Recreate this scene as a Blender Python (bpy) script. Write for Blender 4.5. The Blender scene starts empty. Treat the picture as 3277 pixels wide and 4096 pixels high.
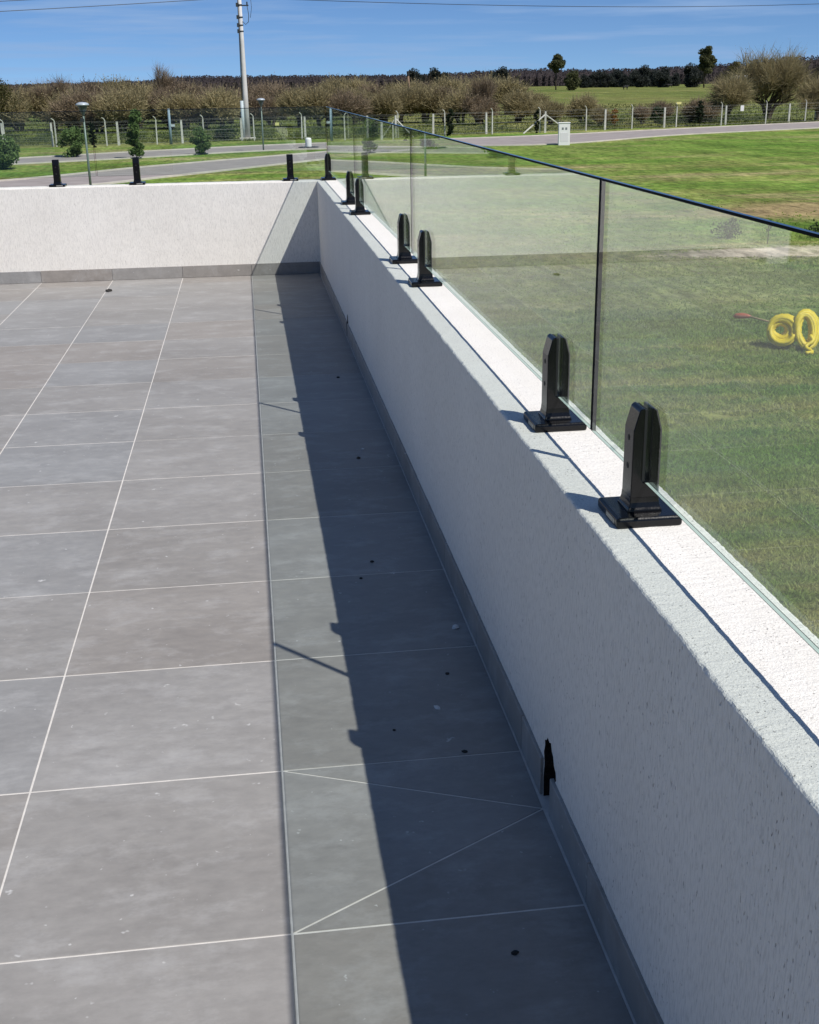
import bpy, bmesh, math, random
from mathutils import Vector, Matrix, noise

# ------------------------------------------------------------------ camera, sky, sun, exposure
scene = bpy.context.scene
COL = scene.collection
rad = math.radians

CAM = Vector((-0.0026, 0.0, 1.5826))
yaw, pit, rol, FPX = 0.1275, 0.3467, -0.016, 4764.55
fwd = Vector((math.sin(yaw) * math.cos(pit), math.cos(yaw) * math.cos(pit), -math.sin(pit)))
rgt = Vector((math.cos(yaw), -math.sin(yaw), 0.0))
upv = rgt.cross(fwd)
r2 = math.cos(rol) * rgt + math.sin(rol) * upv
u2 = -math.sin(rol) * rgt + math.cos(rol) * upv
cam_data = bpy.data.cameras.new('camera')
cam = bpy.data.objects.new('camera', cam_data)
COL.objects.link(cam)
cam.matrix_world = Matrix(((r2.x, u2.x, -fwd.x, CAM.x), (r2.y, u2.y, -fwd.y, CAM.y), (r2.z, u2.z, -fwd.z, CAM.z), (0, 0, 0, 1)))
cam_data.sensor_fit = 'HORIZONTAL'
cam_data.sensor_width = 36.0
cam_data.lens = 36.0 * FPX / 3277.0
cam_data.clip_start = 0.05
cam_data.clip_end = 9000.0
scene.camera = cam

SUN = Vector((0.516, -0.61, 1.0)).normalized()
sun_elev = math.asin(SUN.z)
sun_az = math.atan2(SUN.x, SUN.y)
sun_data = bpy.data.lights.new('sun', 'SUN')
sun_data.energy = 5.0
sun_data.angle = rad(0.5)
sun_data.color = (1.0, 0.965, 0.91)
sun = bpy.data.objects.new('sun', sun_data)
COL.objects.link(sun)
sun.rotation_euler = SUN.to_track_quat('Z', 'Y').to_euler()
sun.location = (20, -20, 40)

world = bpy.data.worlds.new('World')
scene.world = world
world.use_nodes = True
wn, wl = world.node_tree.nodes, world.node_tree.links
wn.clear()
w_out = wn.new('ShaderNodeOutputWorld')
w_bg = wn.new('ShaderNodeBackground')
w_bg.inputs['Strength'].default_value = 0.096
w_sky = wn.new('ShaderNodeTexSky')
w_sky.sky_type = 'NISHITA'
w_sky.sun_disc = False
w_sky.sun_elevation = sun_elev
w_sky.sun_rotation = sun_az
w_sky.altitude = 0
w_sky.air_density = 0.6
w_sky.dust_density = 0.0
w_sky.ozone_density = 10.0
w_tc = wn.new('ShaderNodeTexCoord')
# a dry clear spring sky stays blue down to the horizon: raise the looked-up elevation
w_add = wn.new('ShaderNodeVectorMath'); w_add.operation = 'ADD'; w_add.inputs[1].default_value = (0, 0, 0.046)
w_nrm = wn.new('ShaderNodeVectorMath'); w_nrm.operation = 'NORMALIZE'
wl.new(w_tc.outputs['Generated'], w_add.inputs[0])
wl.new(w_add.outputs[0], w_nrm.inputs[0])
wl.new(w_nrm.outputs[0], w_sky.inputs['Vector'])
# thin flat cloud streaks, the same all round the sky
w_map = wn.new('ShaderNodeMapping'); w_map.inputs['Scale'].default_value = (6.0, 6.0, 95.0)
w_noise = wn.new('ShaderNodeTexNoise'); w_noise.inputs['Scale'].default_value = 1.0
w_noise.inputs['Detail'].default_value = 5.0; w_noise.inputs['Roughness'].default_value = 0.55
w_ramp = wn.new('ShaderNodeValToRGB')
w_ramp.color_ramp.elements[0].position = 0.47; w_ramp.color_ramp.elements[0].color = (0, 0, 0, 1)
w_ramp.color_ramp.elements[1].position = 0.70; w_ramp.color_ramp.elements[1].color = (0.85, 0.85, 0.85, 1)
w_mix = wn.new('ShaderNodeMix'); w_mix.data_type = 'RGBA'
w_mix.inputs[7].default_value = (3.0, 4.6, 7.4, 1)
wl.new(w_tc.outputs['Generated'], w_map.inputs['Vector'])
wl.new(w_map.outputs[0], w_noise.inputs['Vector'])
wl.new(w_noise.outputs['Fac'], w_ramp.inputs['Fac'])
wl.new(w_ramp.outputs['Color'], w_mix.inputs['Factor'])
wl.new(w_sky.outputs['Color'], w_mix.inputs[6])
wl.new(w_mix.outputs[2], w_bg.inputs['Color'])
wl.new(w_bg.outputs[0], w_out.inputs['Surface'])

vs = scene.view_settings
scene.display_settings.display_device = 'sRGB'
vs.view_transform = 'Standard'
vs.look = 'None'
vs.exposure = 0.0
vs.gamma = 1.0
vs.use_curve_mapping = False
scene.cycles.use_denoising = True
scene.cycles.max_bounces = 7
scene.cycles.transparent_max_bounces = 16
scene.cycles.caustics_reflective = False
scene.cycles.caustics_refractive = False

# ------------------------------------------------------------------ measured sizes (metres; terrace floor is z = 0)
TILE, Y0, YB = 0.6, 1.9494, 10.6635
XS, XW, XO = 0.5965, 0.6045, 0.8103         # skirting face, parapet inner face, parapet outer face
ZW = 0.789                                   # parapet height
XG, YG = 0.712, 10.771                       # glass planes
ZB, ZT = 0.865, 1.394                        # glass bottom and top
XL = -3.15                                   # end of the back parapet
GZ = -3.1                                    # ground
YOUT = 10.8693
rng = random.Random(7)

# ------------------------------------------------------------------ helpers
class MB:
    def __init__(s): s.v, s.f, s.m = [], [], []
    def face(s, pts, m=0):
        n = len(s.v); s.v.extend([tuple(p) for p in pts]); s.f.append(tuple(range(n, n + len(pts)))); s.m.append(m)
    def box(s, x0, x1, y0, y1, z0, z1, m=0):
        n = len(s.v)
        s.v += [(x0, y0, z0), (x1, y0, z0), (x1, y1, z0), (x0, y1, z0), (x0, y0, z1), (x1, y0, z1), (x1, y1, z1), (x0, y1, z1)]
        for q in ((0, 3, 2, 1), (4, 5, 6, 7), (0, 1, 5, 4), (1, 2, 6, 5), (2, 3, 7, 6), (3, 0, 4, 7)):
            s.f.append(tuple(n + i for i in q)); s.m.append(m)
    def tube(s, pts, radii, seg=8, m=0, caps=True):
        pts = [Vector(p) for p in pts]
        if not isinstance(radii, (list, tuple)): radii = [radii] * len(pts)
        n0 = len(s.v); prev = None
        for i, p in enumerate(pts):
            a = pts[max(i - 1, 0)]; b = pts[min(i + 1, len(pts) - 1)]
            t = (b - a)
            t = t.normalized() if t.length > 1e-9 else Vector((0, 0, 1))
            if prev is None:
                ref = Vector((1, 0, 0)) if abs(t.x) < 0.9 else Vector((0, 1, 0))
                nx = t.cross(ref).normalized()
            else:
                nx = (prev - t * prev.dot(t))
                nx = nx.normalized() if nx.length > 1e-6 else t.orthogonal().normalized()
            prev = nx; ny = t.cross(nx)
            for k in range(seg):
                an = 2 * math.pi * k / seg
                s.v.append(tuple(p + (nx * math.cos(an) + ny * math.sin(an)) * radii[i]))
        for i in range(len(pts) - 1):
            for k in range(seg):
                a = n0 + i * seg + k; b = n0 + i * seg + (k + 1) % seg
                s.f.append((a, b, b + seg, a + seg)); s.m.append(m)
        if caps:
            s.f.append(tuple(n0 + k for k in reversed(range(seg)))); s.m.append(m)
            e = n0 + (len(pts) - 1) * seg
            s.f.append(tuple(e + k for k in range(seg))); s.m.append(m)
    def lathe(s, prof, seg=16, m=0, c=(0, 0)):
        n0 = len(s.v)
        for r, z in prof:
            for k in range(seg):
                an = 2 * math.pi * k / seg
                s.v.append((c[0] + r * math.cos(an), c[1] + r * math.sin(an), z))
        for i in range(len(prof) - 1):
            for k in range(seg):
                a = n0 + i * seg + k; b = n0 + i * seg + (k + 1) % seg
                s.f.append((a, b, b + seg, a + seg)); s.m.append(m)
        s.f.append(tuple(n0 + k for k in reversed(range(seg)))); s.m.append(m)
        e = n0 + (len(prof) - 1) * seg
        s.f.append(tuple(e + k for k in range(seg))); s.m.append(m)
    def prism(s, poly, z0, z1, m=0):
        n = len(s.v); k = len(poly)
        s.v += [(x, y, z0) for x, y in poly] + [(x, y, z1) for x, y in poly]
        s.f.append(tuple(n + i for i in reversed(range(k)))); s.m.append(m)
        s.f.append(tuple(n + k + i for i in range(k))); s.m.append(m)
        for i in range(k):
            j = (i + 1) % k
            s.f.append((n + i, n + j, n + k + j, n + k + i)); s.m.append(m)
    def mesh(s, name, mats, smooth=False, bevel=0.0, bevel_seg=2):
        me = bpy.data.meshes.new(name)
        me.from_pydata(s.v, [], s.f)
        for mt in (mats if isinstance(mats, (list, tuple)) else [mats]): me.materials.append(mt)
        if any(s.m): me.polygons.foreach_set('material_index', s.m)
        if bevel > 0:
            bm = bmesh.new(); bm.from_mesh(me)
            bmesh.ops.remove_doubles(bm, verts=bm.verts, dist=1e-6)
            ed = [e for e in bm.edges if len(e.link_faces) == 2 and e.calc_face_angle(0) > 0.35]
            bmesh.ops.bevel(bm, geom=ed, offset=bevel, segments=bevel_seg, profile=0.5, affect='EDGES', clamp_overlap=True)
            bm.to_mesh(me); bm.free()
        if smooth:
            me.polygons.foreach_set('use_smooth', [True] * len(me.polygons))
        me.update()
        return me

def link(name, data, parent=None, loc=(0, 0, 0), rz=0.0):
    o = bpy.data.objects.new(name, data)
    COL.objects.link(o)
    o.location = loc
    o.rotation_euler = (0, 0, rz)
    if parent is not None: o.parent = parent
    return o

def tag(o, label=None, cat=None, group=None, kind=None):
    if label: o['label'] = label
    if cat: o['category'] = cat
    if group: o['group'] = group
    if kind: o['kind'] = kind
    return o

def empty(name, loc=(0, 0, 0), rz=0.0):
    o = link(name, None, None, loc, rz)
    o.empty_display_size = 0.1
    return o

def copy_tree(o, parent=None):
    c = o.copy(); COL.objects.link(c)
    c.parent = parent
    for ch in o.children: copy_tree(ch, c)
    return c

# ------------------------------------------------------------------ materials
def new_mat(name):
    m = bpy.data.materials.new(name); m.use_nodes = True
    nt = m.node_tree
    b = nt.nodes['Principled BSDF']
    return m, nt.nodes, nt.links, b

def nd(nodes, typ, **kw):
    n = nodes.new(typ)
    for k, v in kw.items():
        if hasattr(n, k): setattr(n, k, v)
        else: n.inputs[k.replace('_', ' ')].default_value = v
    return n

def ramp(nodes, stops):
    r = nodes.new('ShaderNodeValToRGB'); cr = r.color_ramp
    while len(cr.elements) < len(stops): cr.elements.new(0.5)
    for e, (p, c) in zip(cr.elements, stops):
        e.position = p; e.color = (c, c, c, 1) if isinstance(c, (int, float)) else (*c, 1)
    return r

def mixc(nodes, links, fac, a, b):
    m = nodes.new('ShaderNodeMix'); m.data_type = 'RGBA'
    for sock, v in ((m.inputs['Factor'], fac), (m.inputs[6], a), (m.inputs[7], b)):
        if hasattr(v, 'links') or hasattr(v, 'is_output'): links.new(v, sock)
        elif isinstance(v, (tuple, list)): sock.default_value = (*v, 1)
        else: sock.default_value = v
    return m.outputs[2]

def pos_noise(nodes, links, scale=(1, 1, 1), detail=3.0, rough=0.5, loc=(0, 0, 0)):
    g = nodes.new('ShaderNodeNewGeometry')
    mp = nodes.new('ShaderNodeMapping'); mp.inputs['Scale'].default_value = scale; mp.inputs['Location'].default_value = loc
    n = nodes.new('ShaderNodeTexNoise'); n.inputs['Scale'].default_value = 1.0
    n.inputs['Detail'].default_value = detail; n.inputs['Roughness'].default_value = rough
    links.new(g.outputs['Position'], mp.inputs['Vector']); links.new(mp.outputs[0], n.inputs['Vector'])
    return n.outputs['Fac']

def plain(name, col, rough=0.6, metal=0.0, spec=0.5, var=0.0, vscale=8.0, coat=0.0, bump=0.0, bscale=60.0):
    m, n, l, b = new_mat(name)
    b.inputs['Roughness'].default_value = rough; b.inputs['Metallic'].default_value = metal
    b.inputs['Specular IOR Level'].default_value = spec; b.inputs['Coat Weight'].default_value = coat
    b.inputs['Base Color'].default_value = (*col, 1)
    if var > 0:
        f = pos_noise(n, l, (vscale,) * 3, 4.0, 0.6)
        r = ramp(n, [(0.3, tuple(c * (1 - var) for c in col)), (0.7, tuple(min(1, c * (1 + var)) for c in col))])
        l.new(f, r.inputs['Fac']); l.new(r.outputs['Color'], b.inputs['Base Color'])
    if bump > 0:
        f = pos_noise(n, l, (bscale,) * 3, 4.0, 0.6)
        bp = n.new('ShaderNodeBump'); bp.inputs['Strength'].default_value = 0.6; bp.inputs['Distance'].default_value = bump
        l.new(f, bp.inputs['Height']); l.new(bp.outputs[0], b.inputs['Normal'])
    return m

def stucco_mat():
    m, n, l, b = new_mat('white_stucco')
    b.inputs['Roughness'].default_value = 0.92
    b.inputs['Specular IOR Level'].default_value = 0.15
    scratch = pos_noise(n, l, (190, 190, 75), 2.0, 0.5)         # short drag marks of the rendered finish
    pit = ramp(n, [(0.27, 1.0), (0.34, 0.0)])
    l.new(scratch, pit.inputs['Fac'])
    gate = pos_noise(n, l, (9, 9, 6), 2.0, 0.5, (3, 1, 2))
    gr = ramp(n, [(0.36, 0.25), (0.60, 1.0)])
    l.new(gate, gr.inputs['Fac'])
    mul = nd(n, 'ShaderNodeMath', operation='MULTIPLY')
    l.new(pit.outputs['Color'], mul.inputs[0]); l.new(gr.outputs['Color'], mul.inputs[1])
    tone = pos_noise(n, l, (1.6, 1.6, 1.1), 5.0, 0.6)
    tr = ramp(n, [(0.25, (0.74, 0.705, 0.655)), (0.75, (0.82, 0.785, 0.735))])
    l.new(tone, tr.inputs['Fac'])
    fs = pos_noise(n, l, (230, 230, 38), 2.0, 0.55, (7, 3, 1))
    fr_ = ramp(n, [(0.34, 0.80), (0.52, 1.0), (0.70, 1.03)])  # scratch shading painted into the colour where the bump reads faint
    l.new(fs, fr_.inputs['Fac'])
    mt = n.new('ShaderNodeMix'); mt.data_type = 'RGBA'; mt.blend_type = 'MULTIPLY'; mt.inputs['Factor'].default_value = 0.75
    l.new(tr.outputs['Color'], mt.inputs[6]); l.new(fr_.outputs['Color'], mt.inputs[7])
    col = mixc(n, l, mul.outputs[0], mt.outputs[2], (0.34, 0.31, 0.29))
    l.new(col, b.inputs['Base Color'])
    grain = pos_noise(n, l, (300, 300, 120), 2.0, 0.6)
    wav = pos_noise(n, l, (26, 26, 18), 3.0, 0.55)
    a1 = nd(n, 'ShaderNodeMath', operation='MULTIPLY_ADD'); a1.inputs[1].default_value = -1.6
    l.new(mul.outputs[0], a1.inputs[0]); l.new(grain, a1.inputs[2])
    a2 = nd(n, 'ShaderNodeMath', operation='MULTIPLY_ADD'); a2.inputs[1].default_value = 1.1
    l.new(wav, a2.inputs[0]); l.new(a1.outputs[0], a2.inputs[2])
    bp = n.new('ShaderNodeBump'); bp.inputs['Strength'].default_value = 0.75; bp.inputs['Distance'].default_value = 0.0022
    l.new(a2.outputs[0], bp.inputs['Height']); l.new(bp.outputs[0], b.inputs['Normal'])
    return m

def tile_mat():
    m, n, l, b = new_mat('grey_porcelain_tile')
    oi = n.new('ShaderNodeObjectInfo')
    big = pos_noise(n, l, (1.3, 2.6, 1.3), 5.0, 0.62)
    r1 = ramp(n, [(0.25, (0.240, 0.228, 0.216)), (0.5, (0.280, 0.268, 0.255)), (0.78, (0.320, 0.308, 0.295))])
    l.new(big, r1.inputs['Fac'])
    fine = pos_noise(n, l, (16, 30, 16), 4.0, 0.7, (5, 2, 0))
    r2_ = ramp(n, [(0.3, 0.86), (0.7, 1.1)])
    l.new(fine, r2_.inputs['Fac'])
    mm = n.new('ShaderNodeMix'); mm.data_type = 'RGBA'; mm.blend_type = 'MULTIPLY'; mm.inputs['Factor'].default_value = 0.8
    l.new(r1.outputs['Color'], mm.inputs[6]); l.new(r2_.outputs['Color'], mm.inputs[7])
    # warm / cool drift from tile to tile
    rr = ramp(n, [(0.0, (1.03, 0.96, 0.91)), (0.35, (0.92, 0.91, 0.90)), (0.7, (1.06, 1.05, 1.05)), (1.0, (0.93, 0.97, 1.02))])
    l.new(oi.outputs['Random'], rr.inputs['Fac'])
    m2 = n.new('ShaderNodeMix'); m2.data_type = 'RGBA'; m2.blend_type = 'MULTIPLY'; m2.inputs['Factor'].default_value = 0.75
    l.new(mm.outputs[2], m2.inputs[6]); l.new(rr.outputs['Color'], m2.inputs[7])
    # dusty smears and dried plaster splashes
    sm = pos_noise(n, l, (5.0, 8.0, 5.0), 5.0, 0.72, (1.7, 0.4, 0))
    sr = ramp(n, [(0.50, 0.0), (0.74, 0.34)])
    l.new(sm, sr.inputs['Fac'])
    c2 = mixc(n, l, sr.outputs['Color'], m2.outputs[2], (0.52, 0.51, 0.505))
    sp = pos_noise(n, l, (15, 15, 15), 3.0, 0.75, (0.3, 9.1, 0))
    spr = ramp(n, [(0.68, 0.0), (0.75, 0.75)])
    l.new(sp, spr.inputs['Fac'])
    c3 = mixc(n, l, spr.outputs['Color'], c2, (0.66, 0.65, 0.64))
    sc = pos_noise(n, l, (46, 46, 46), 2.0, 0.6, (4.3, 2.1, 0))
    scr = ramp(n, [(0.72, 0.0), (0.76, 0.55)])
    l.new(sc, scr.inputs['Fac'])
    c4 = mixc(n, l, scr.outputs['Color'], c3, (0.64, 0.63, 0.62))
    l.new(c4, b.inputs['Base Color'])
    rg = ramp(n, [(0.3, 0.42), (0.7, 0.62)])
    l.new(fine, rg.inputs['Fac']); l.new(rg.outputs['Color'], b.inputs['Roughness'])
    b.inputs['Specular IOR Level'].default_value = 0.22
    bp = n.new('ShaderNodeBump'); bp.inputs['Strength'].default_value = 0.25; bp.inputs['Distance'].default_value = 0.0006
    l.new(fine, bp.inputs['Height']); l.new(bp.outputs[0], b.inputs['Normal'])
    return m

def glass_mat():
    m = bpy.data.materials.new('clear_glass'); m.use_nodes = True
    n, l = m.node_tree.nodes, m.node_tree.links
    n.clear()
    out = n.new('ShaderNodeOutputMaterial')
    tr = n.new('ShaderNodeBsdfTransparent'); tr.inputs['Color'].default_value = (0.955, 0.992, 0.975, 1)
    gl = n.new('ShaderNodeBsdfGlossy'); gl.inputs['Roughness'].default_value = 0.0
    gl.inputs['Color'].default_value = (0.97, 1.0, 0.98, 1)
    g = n.new('ShaderNodeNewGeometry')
    # the same air-to-glass reflectance on both faces of the pane
    mr = n.new('ShaderNodeMapRange')
    mr.inputs['To Min'].default_value = 1.62; mr.inputs['To Max'].default_value = 1 / 1.62
    fr = n.new('ShaderNodeFresnel'); mx = n.new('ShaderNodeMixShader')
    l.new(g.outputs['Backfacing'], mr.inputs['Value']); l.new(mr.outputs[0], fr.inputs['IOR'])
    l.new(fr.outputs[0], mx.inputs['Fac']); l.new(tr.outputs[0], mx.inputs[1]); l.new(gl.outputs[0], mx.inputs[2])
    l.new(mx.outputs[0], out.inputs['Surface'])
    return m

def ellipse_mask(n, l, cx, cy, rx, ry, soft=0.35, wob=0.5, wscale=0.6, simple=False):
    g = n.new('ShaderNodeNewGeometry')
    s = n.new('ShaderNodeVectorMath'); s.operation = 'SUBTRACT'; s.inputs[1].default_value = (cx, cy, GZ)
    d = n.new('ShaderNodeVectorMath'); d.operation = 'MULTIPLY'; d.inputs[1].default_value = (1 / rx, 1 / ry, 0)
    ln = n.new('ShaderNodeVectorMath'); ln.operation = 'LENGTH'
    l.new(g.outputs['Position'], s.inputs[0]); l.new(s.outputs[0], d.inputs[0]); l.new(d.outputs[0], ln.inputs[0])
    no = pos_noise(n, l, (wscale, wscale * 2.2, 1), 0.0 if simple else 4.0, 0.65)
    ma = nd(n, 'ShaderNodeMath', operation='MULTIPLY_ADD'); ma.inputs[1].default_value = wob * 2
    l.new(no, ma.inputs[0]); l.new(ln.outputs['Value'], ma.inputs[2])
    mr = n.new('ShaderNodeMapRange'); mr.interpolation_type = 'SMOOTHSTEP'
    mr.inputs['From Min'].default_value = 1 + wob - soft; mr.inputs['From Max'].default_value = 1 + wob + soft
    mr.inputs['To Min'].default_value = 1; mr.inputs['To Max'].default_value = 0
    l.new(ma.outputs[0], mr.inputs['Value'])
    return mr.outputs[0]

def lawn_colour(n, l, simple=False):
    """green, straw and soil patches of the lawn, shared by the soil sheet and by the grass blades"""
    a = pos_noise(n, l, (0.06, 0.17, 1), 3.0 if simple else 6.0, 0.66)
    r = ramp(n, [(0.32, (0.088, 0.165, 0.022)), (0.43, (0.150, 0.220, 0.040)), (0.53, (0.235, 0.245, 0.070)), (0.62, (0.345, 0.285, 0.135))])
    l.new(a, r.inputs['Fac'])
    bnoise = pos_noise(n, l, (0.55, 1.5, 1), 2.0 if simple else 5.0, 0.7, (9, 4, 0))
    rb = ramp(n, [(0.40, 0.0), (0.66, 0.8)])
    l.new(bnoise, rb.inputs['Fac'])
    c = mixc(n, l, rb.outputs['Color'], r.outputs['Color'], (0.092, 0.180, 0.026))
    dry = ellipse_mask(n, l, 8.5, 28.5, 6.0, 6.0, 0.5, 0.5, 0.25, simple)
    dm = nd(n, 'ShaderNodeMath', operation='MULTIPLY'); dm.inputs[1].default_value = 0.5
    l.new(dry, dm.inputs[0])
    c = mixc(n, l, dm.outputs[0], c, (0.290, 0.245, 0.130))
    lush = ellipse_mask(n, l, 42, 86, 30, 13, 0.5, 0.4, 0.10, simple)
    lm = nd(n, 'ShaderNodeMath', operation='MULTIPLY'); lm.inputs[1].default_value = 0.4
    l.new(lush, lm.inputs[0])
    c = mixc(n, l, lm.outputs[0], c, (0.095, 0.180, 0.024))
    if simple: return c, None
    soil = ellipse_mask(n, l, 20.5, 42.8, 4.0, 3.0, 0.5, 0.45, 0.35)
    sm = nd(n, 'ShaderNodeMath', operation='MULTIPLY'); sm.inputs[1].default_value = 0.8
    l.new(soil, sm.inputs[0])
    c = mixc(n, l, sm.outputs[0], c, (0.33, 0.235, 0.125))
    sand = ellipse_mask(n, l, 15.3, 32.5, 3.8, 1.15, 0.4, 0.5, 0.7)
    c = mixc(n, l, sand, c, (0.56, 0.46, 0.36))
    return c, sand

def ground_mat():
    m, n, l, b = new_mat('grass_ground')
    b.inputs['Roughness'].default_value = 0.95; b.inputs['Specular IOR Level'].default_value = 0.1
    lawn, _ = lawn_colour(n, l)
    f1 = pos_noise(n, l, (0.018, 0.012, 1), 6.0, 0.65, (2, 7, 0))
    rp = ramp(n, [(0.30, (0.085, 0.120, 0.026)), (0.50, (0.150, 0.170, 0.045)), (0.68, (0.215, 0.200, 0.072))])
    l.new(f1, rp.inputs['Fac'])
    f2 = pos_noise(n, l, (0.12, 0.05, 1), 6.0, 0.72)
    r2_ = ramp(n, [(0.3, 0.62), (0.7, 1.25)])
    l.new(f2, r2_.inputs['Fac'])
    mm = n.new('ShaderNodeMix'); mm.data_type = 'RGBA'; mm.blend_type = 'MULTIPLY'; mm.inputs['Factor'].default_value = 1.0
    l.new(rp.outputs['Color'], mm.inputs[6]); l.new(r2_.outputs['Color'], mm.inputs[7])
    g = n.new('ShaderNodeNewGeometry'); sx = n.new('ShaderNodeSeparateXYZ'); l.new(g.outputs['Position'], sx.inputs[0])
    ln = nd(n, 'ShaderNodeMath', operation='MULTIPLY_ADD'); ln.inputs[1].default_value = -0.26
    l.new(sx.outputs['X'], ln.inputs[0]); l.new(sx.outputs['Y'], ln.inputs[2])
    mr = n.new('ShaderNodeMapRange'); mr.inputs['From Min'].default_value = 110.0; mr.inputs['From Max'].default_value = 113.0
    l.new(ln.outputs[0], mr.inputs['Value'])
    c = mixc(n, l, mr.outputs[0], lawn, mm.outputs[2])
    dk = pos_noise(n, l, (3.0, 0.9, 1), 5.0, 0.78, (3, 3, 0))
    rd = ramp(n, [(0.36, 0.50), (0.62, 1.50)])
    l.new(dk, rd.inputs['Fac'])
    st = pos_noise(n, l, (0.42, 0.10, 1), 6.0, 0.68, (1, 8, 0))
    rs = ramp(n, [(0.33, 0.62), (0.48, 0.97), (0.66, 1.40)])
    l.new(st, rs.inputs['Fac'])
    m4 = n.new('ShaderNodeMix'); m4.data_type = 'RGBA'; m4.blend_type = 'MULTIPLY'; m4.inputs['Factor'].default_value = 0.85
    l.new(c, m4.inputs[6]); l.new(rs.outputs['Color'], m4.inputs[7]); c = m4.outputs[2]
    m3 = n.new('ShaderNodeMix'); m3.data_type = 'RGBA'; m3.blend_type = 'MULTIPLY'; m3.inputs['Factor'].default_value = 0.9
    l.new(c, m3.inputs[6]); l.new(rd.outputs['Color'], m3.inputs[7])
    l.new(m3.outputs[2], b.inputs['Base Color'])
    bn = pos_noise(n, l, (6, 6, 6), 6.0, 0.75)
    bp = n.new('ShaderNodeBump'); bp.inputs['Strength'].default_value = 0.8; bp.inputs['Distance'].default_value = 0.12
    l.new(bn, bp.inputs['Height']); l.new(bp.outputs[0], b.inputs['Normal'])
    return m

def blade_mat():
    m, n, l, b = new_mat('grass_blades')
    b.inputs['Roughness'].default_value = 0.7; b.inputs['Specular IOR Level'].default_value = 0.2
    c, _ = lawn_colour(n, l, True)
    g = n.new('ShaderNodeNewGeometry')
    r = ramp(n, [(0.0, (0.92, 1.02, 0.92)), (1.0, (1.75, 1.95, 1.65))])
    l.new(g.outputs['Random Per Island'], r.inputs['Fac'])
    mm = n.new('ShaderNodeMix'); mm.data_type = 'RGBA'; mm.blend_type = 'MULTIPLY'; mm.inputs['Factor'].default_value = 1.0
    l.new(c, mm.inputs[6]); l.new(r.outputs['Color'], mm.inputs[7])
    l.new(mm.outputs[2], b.inputs['Base Color'])
    thin_leaf(n, l, b, 0.45)
    return m

def foliage_mat(name, dark, light, rough=0.7):
    m, n, l, b = new_mat(name)
    b.inputs['Roughness'].default_value = rough; b.inputs['Specular IOR Level'].default_value = 0.2
    g = n.new('ShaderNodeNewGeometry')
    oi = n.new('ShaderNodeObjectInfo')
    ad = nd(n, 'ShaderNodeMath', operation='MULTIPLY_ADD'); ad.inputs[1].default_value = 0.4
    l.new(oi.outputs['Random'], ad.inputs[0])
    sc = nd(n, 'ShaderNodeMath', operation='MULTIPLY'); sc.inputs[1].default_value = 0.6
    l.new(g.outputs['Random Per Island'], sc.inputs[0]); l.new(sc.outputs[0], ad.inputs[2])
    r = ramp(n, [(0.0, dark), (1.0, light)])
    l.new(ad.outputs[0], r.inputs['Fac']); l.new(r.outputs['Color'], b.inputs['Base Color'])
    thin_leaf(n, l, b, 0.4)
    return m

def thin_leaf(n, l, b, amount):
    """blades and leaves let light through: part of the light leaves on the far side"""
    out = n['Material Output']
    src = b.inputs['Base Color'].links[0].from_socket
    tr = n.new('ShaderNodeBsdfTranslucent'); mx = n.new('ShaderNodeMixShader'); mx.inputs['Fac'].default_value = amount
    l.new(src, tr.inputs['Color']); l.new(b.outputs[0], mx.inputs[1]); l.new(tr.outputs[0], mx.inputs[2])
    l.new(mx.outputs[0], out.inputs['Surface'])

def black_metal():
    m, n, l, b = new_mat('black_powder_coat')
    b.inputs['Base Color'].default_value = (0.005, 0.005, 0.006, 1)
    b.inputs['Roughness'].default_value = 0.28
    b.inputs['Specular IOR Level'].default_value = 0.32
    f = pos_noise(n, l, (260,) * 3, 3.0, 0.6)
    r = ramp(n, [(0.3, 0.16), (0.7, 0.28)])
    l.new(f, r.inputs['Fac']); l.new(r.outputs['Color'], b.inputs['Roughness'])
    bp = n.new('ShaderNodeBump'); bp.inputs['Strength'].default_value = 0.08; bp.inputs['Distance'].default_value = 0.0004
    l.new(f, bp.inputs['Height']); l.new(bp.outputs[0], b.inputs['Normal'])
    return m

M = {}
M['stucco'] = stucco_mat()
M['tile'] = tile_mat()
M['glass'] = glass_mat()
M['edge'] = plain('polished_glass_edge', (0.003, 0.010, 0.020), 0.10, spec=0.5)
M['ground_edge'] = plain('ground_glass_edge', (0.50, 0.60, 0.55), 0.7, spec=0.2)
M['tir_margin'] = plain('painted_inner_reflection', (0.002, 0.004, 0.008), 0.6, spec=0.05)  # dark of internal reflection, painted on the pane margins
M['black'] = black_metal()
M['rubber'] = plain('rubber_gasket', (0.012, 0.012, 0.012), 0.7)
M['screw'] = plain('screw_recess', (0.004, 0.004, 0.004), 0.6)
M['grout'] = plain('pale_grout', (0.62, 0.585, 0.545), 0.95, spec=0.1, var=0.12, vscale=25)
M['ground'] = ground_mat()
M['blade'] = blade_mat()
M['road'] = plain('concrete_road', (0.30, 0.265, 0.25), 0.9, spec=0.2, var=0.14, vscale=0.9)
M['kerb'] = plain('concrete_kerb', (0.50, 0.46, 0.40), 0.9, spec=0.2, var=0.12, vscale=1.5)
M['concrete'] = plain('weathered_concrete', (0.52, 0.51, 0.46), 0.9, spec=0.2, var=0.16, vscale=2.5)
M['pole'] = plain('pale_concrete_pole', (0.56, 0.54, 0.53), 0.85, spec=0.2, var=0.10, vscale=1.2)
M['pvc'] = plain('grey_green_conduit', (0.42, 0.48, 0.50), 0.6, var=0.08, vscale=1.5)
M['white_paint'] = plain('white_paint', (0.80, 0.79, 0.77), 0.7, var=0.04, vscale=3)
M['wire'] = plain('galvanised_wire', (0.34, 0.34, 0.31), 0.5, metal=0.2)
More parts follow.
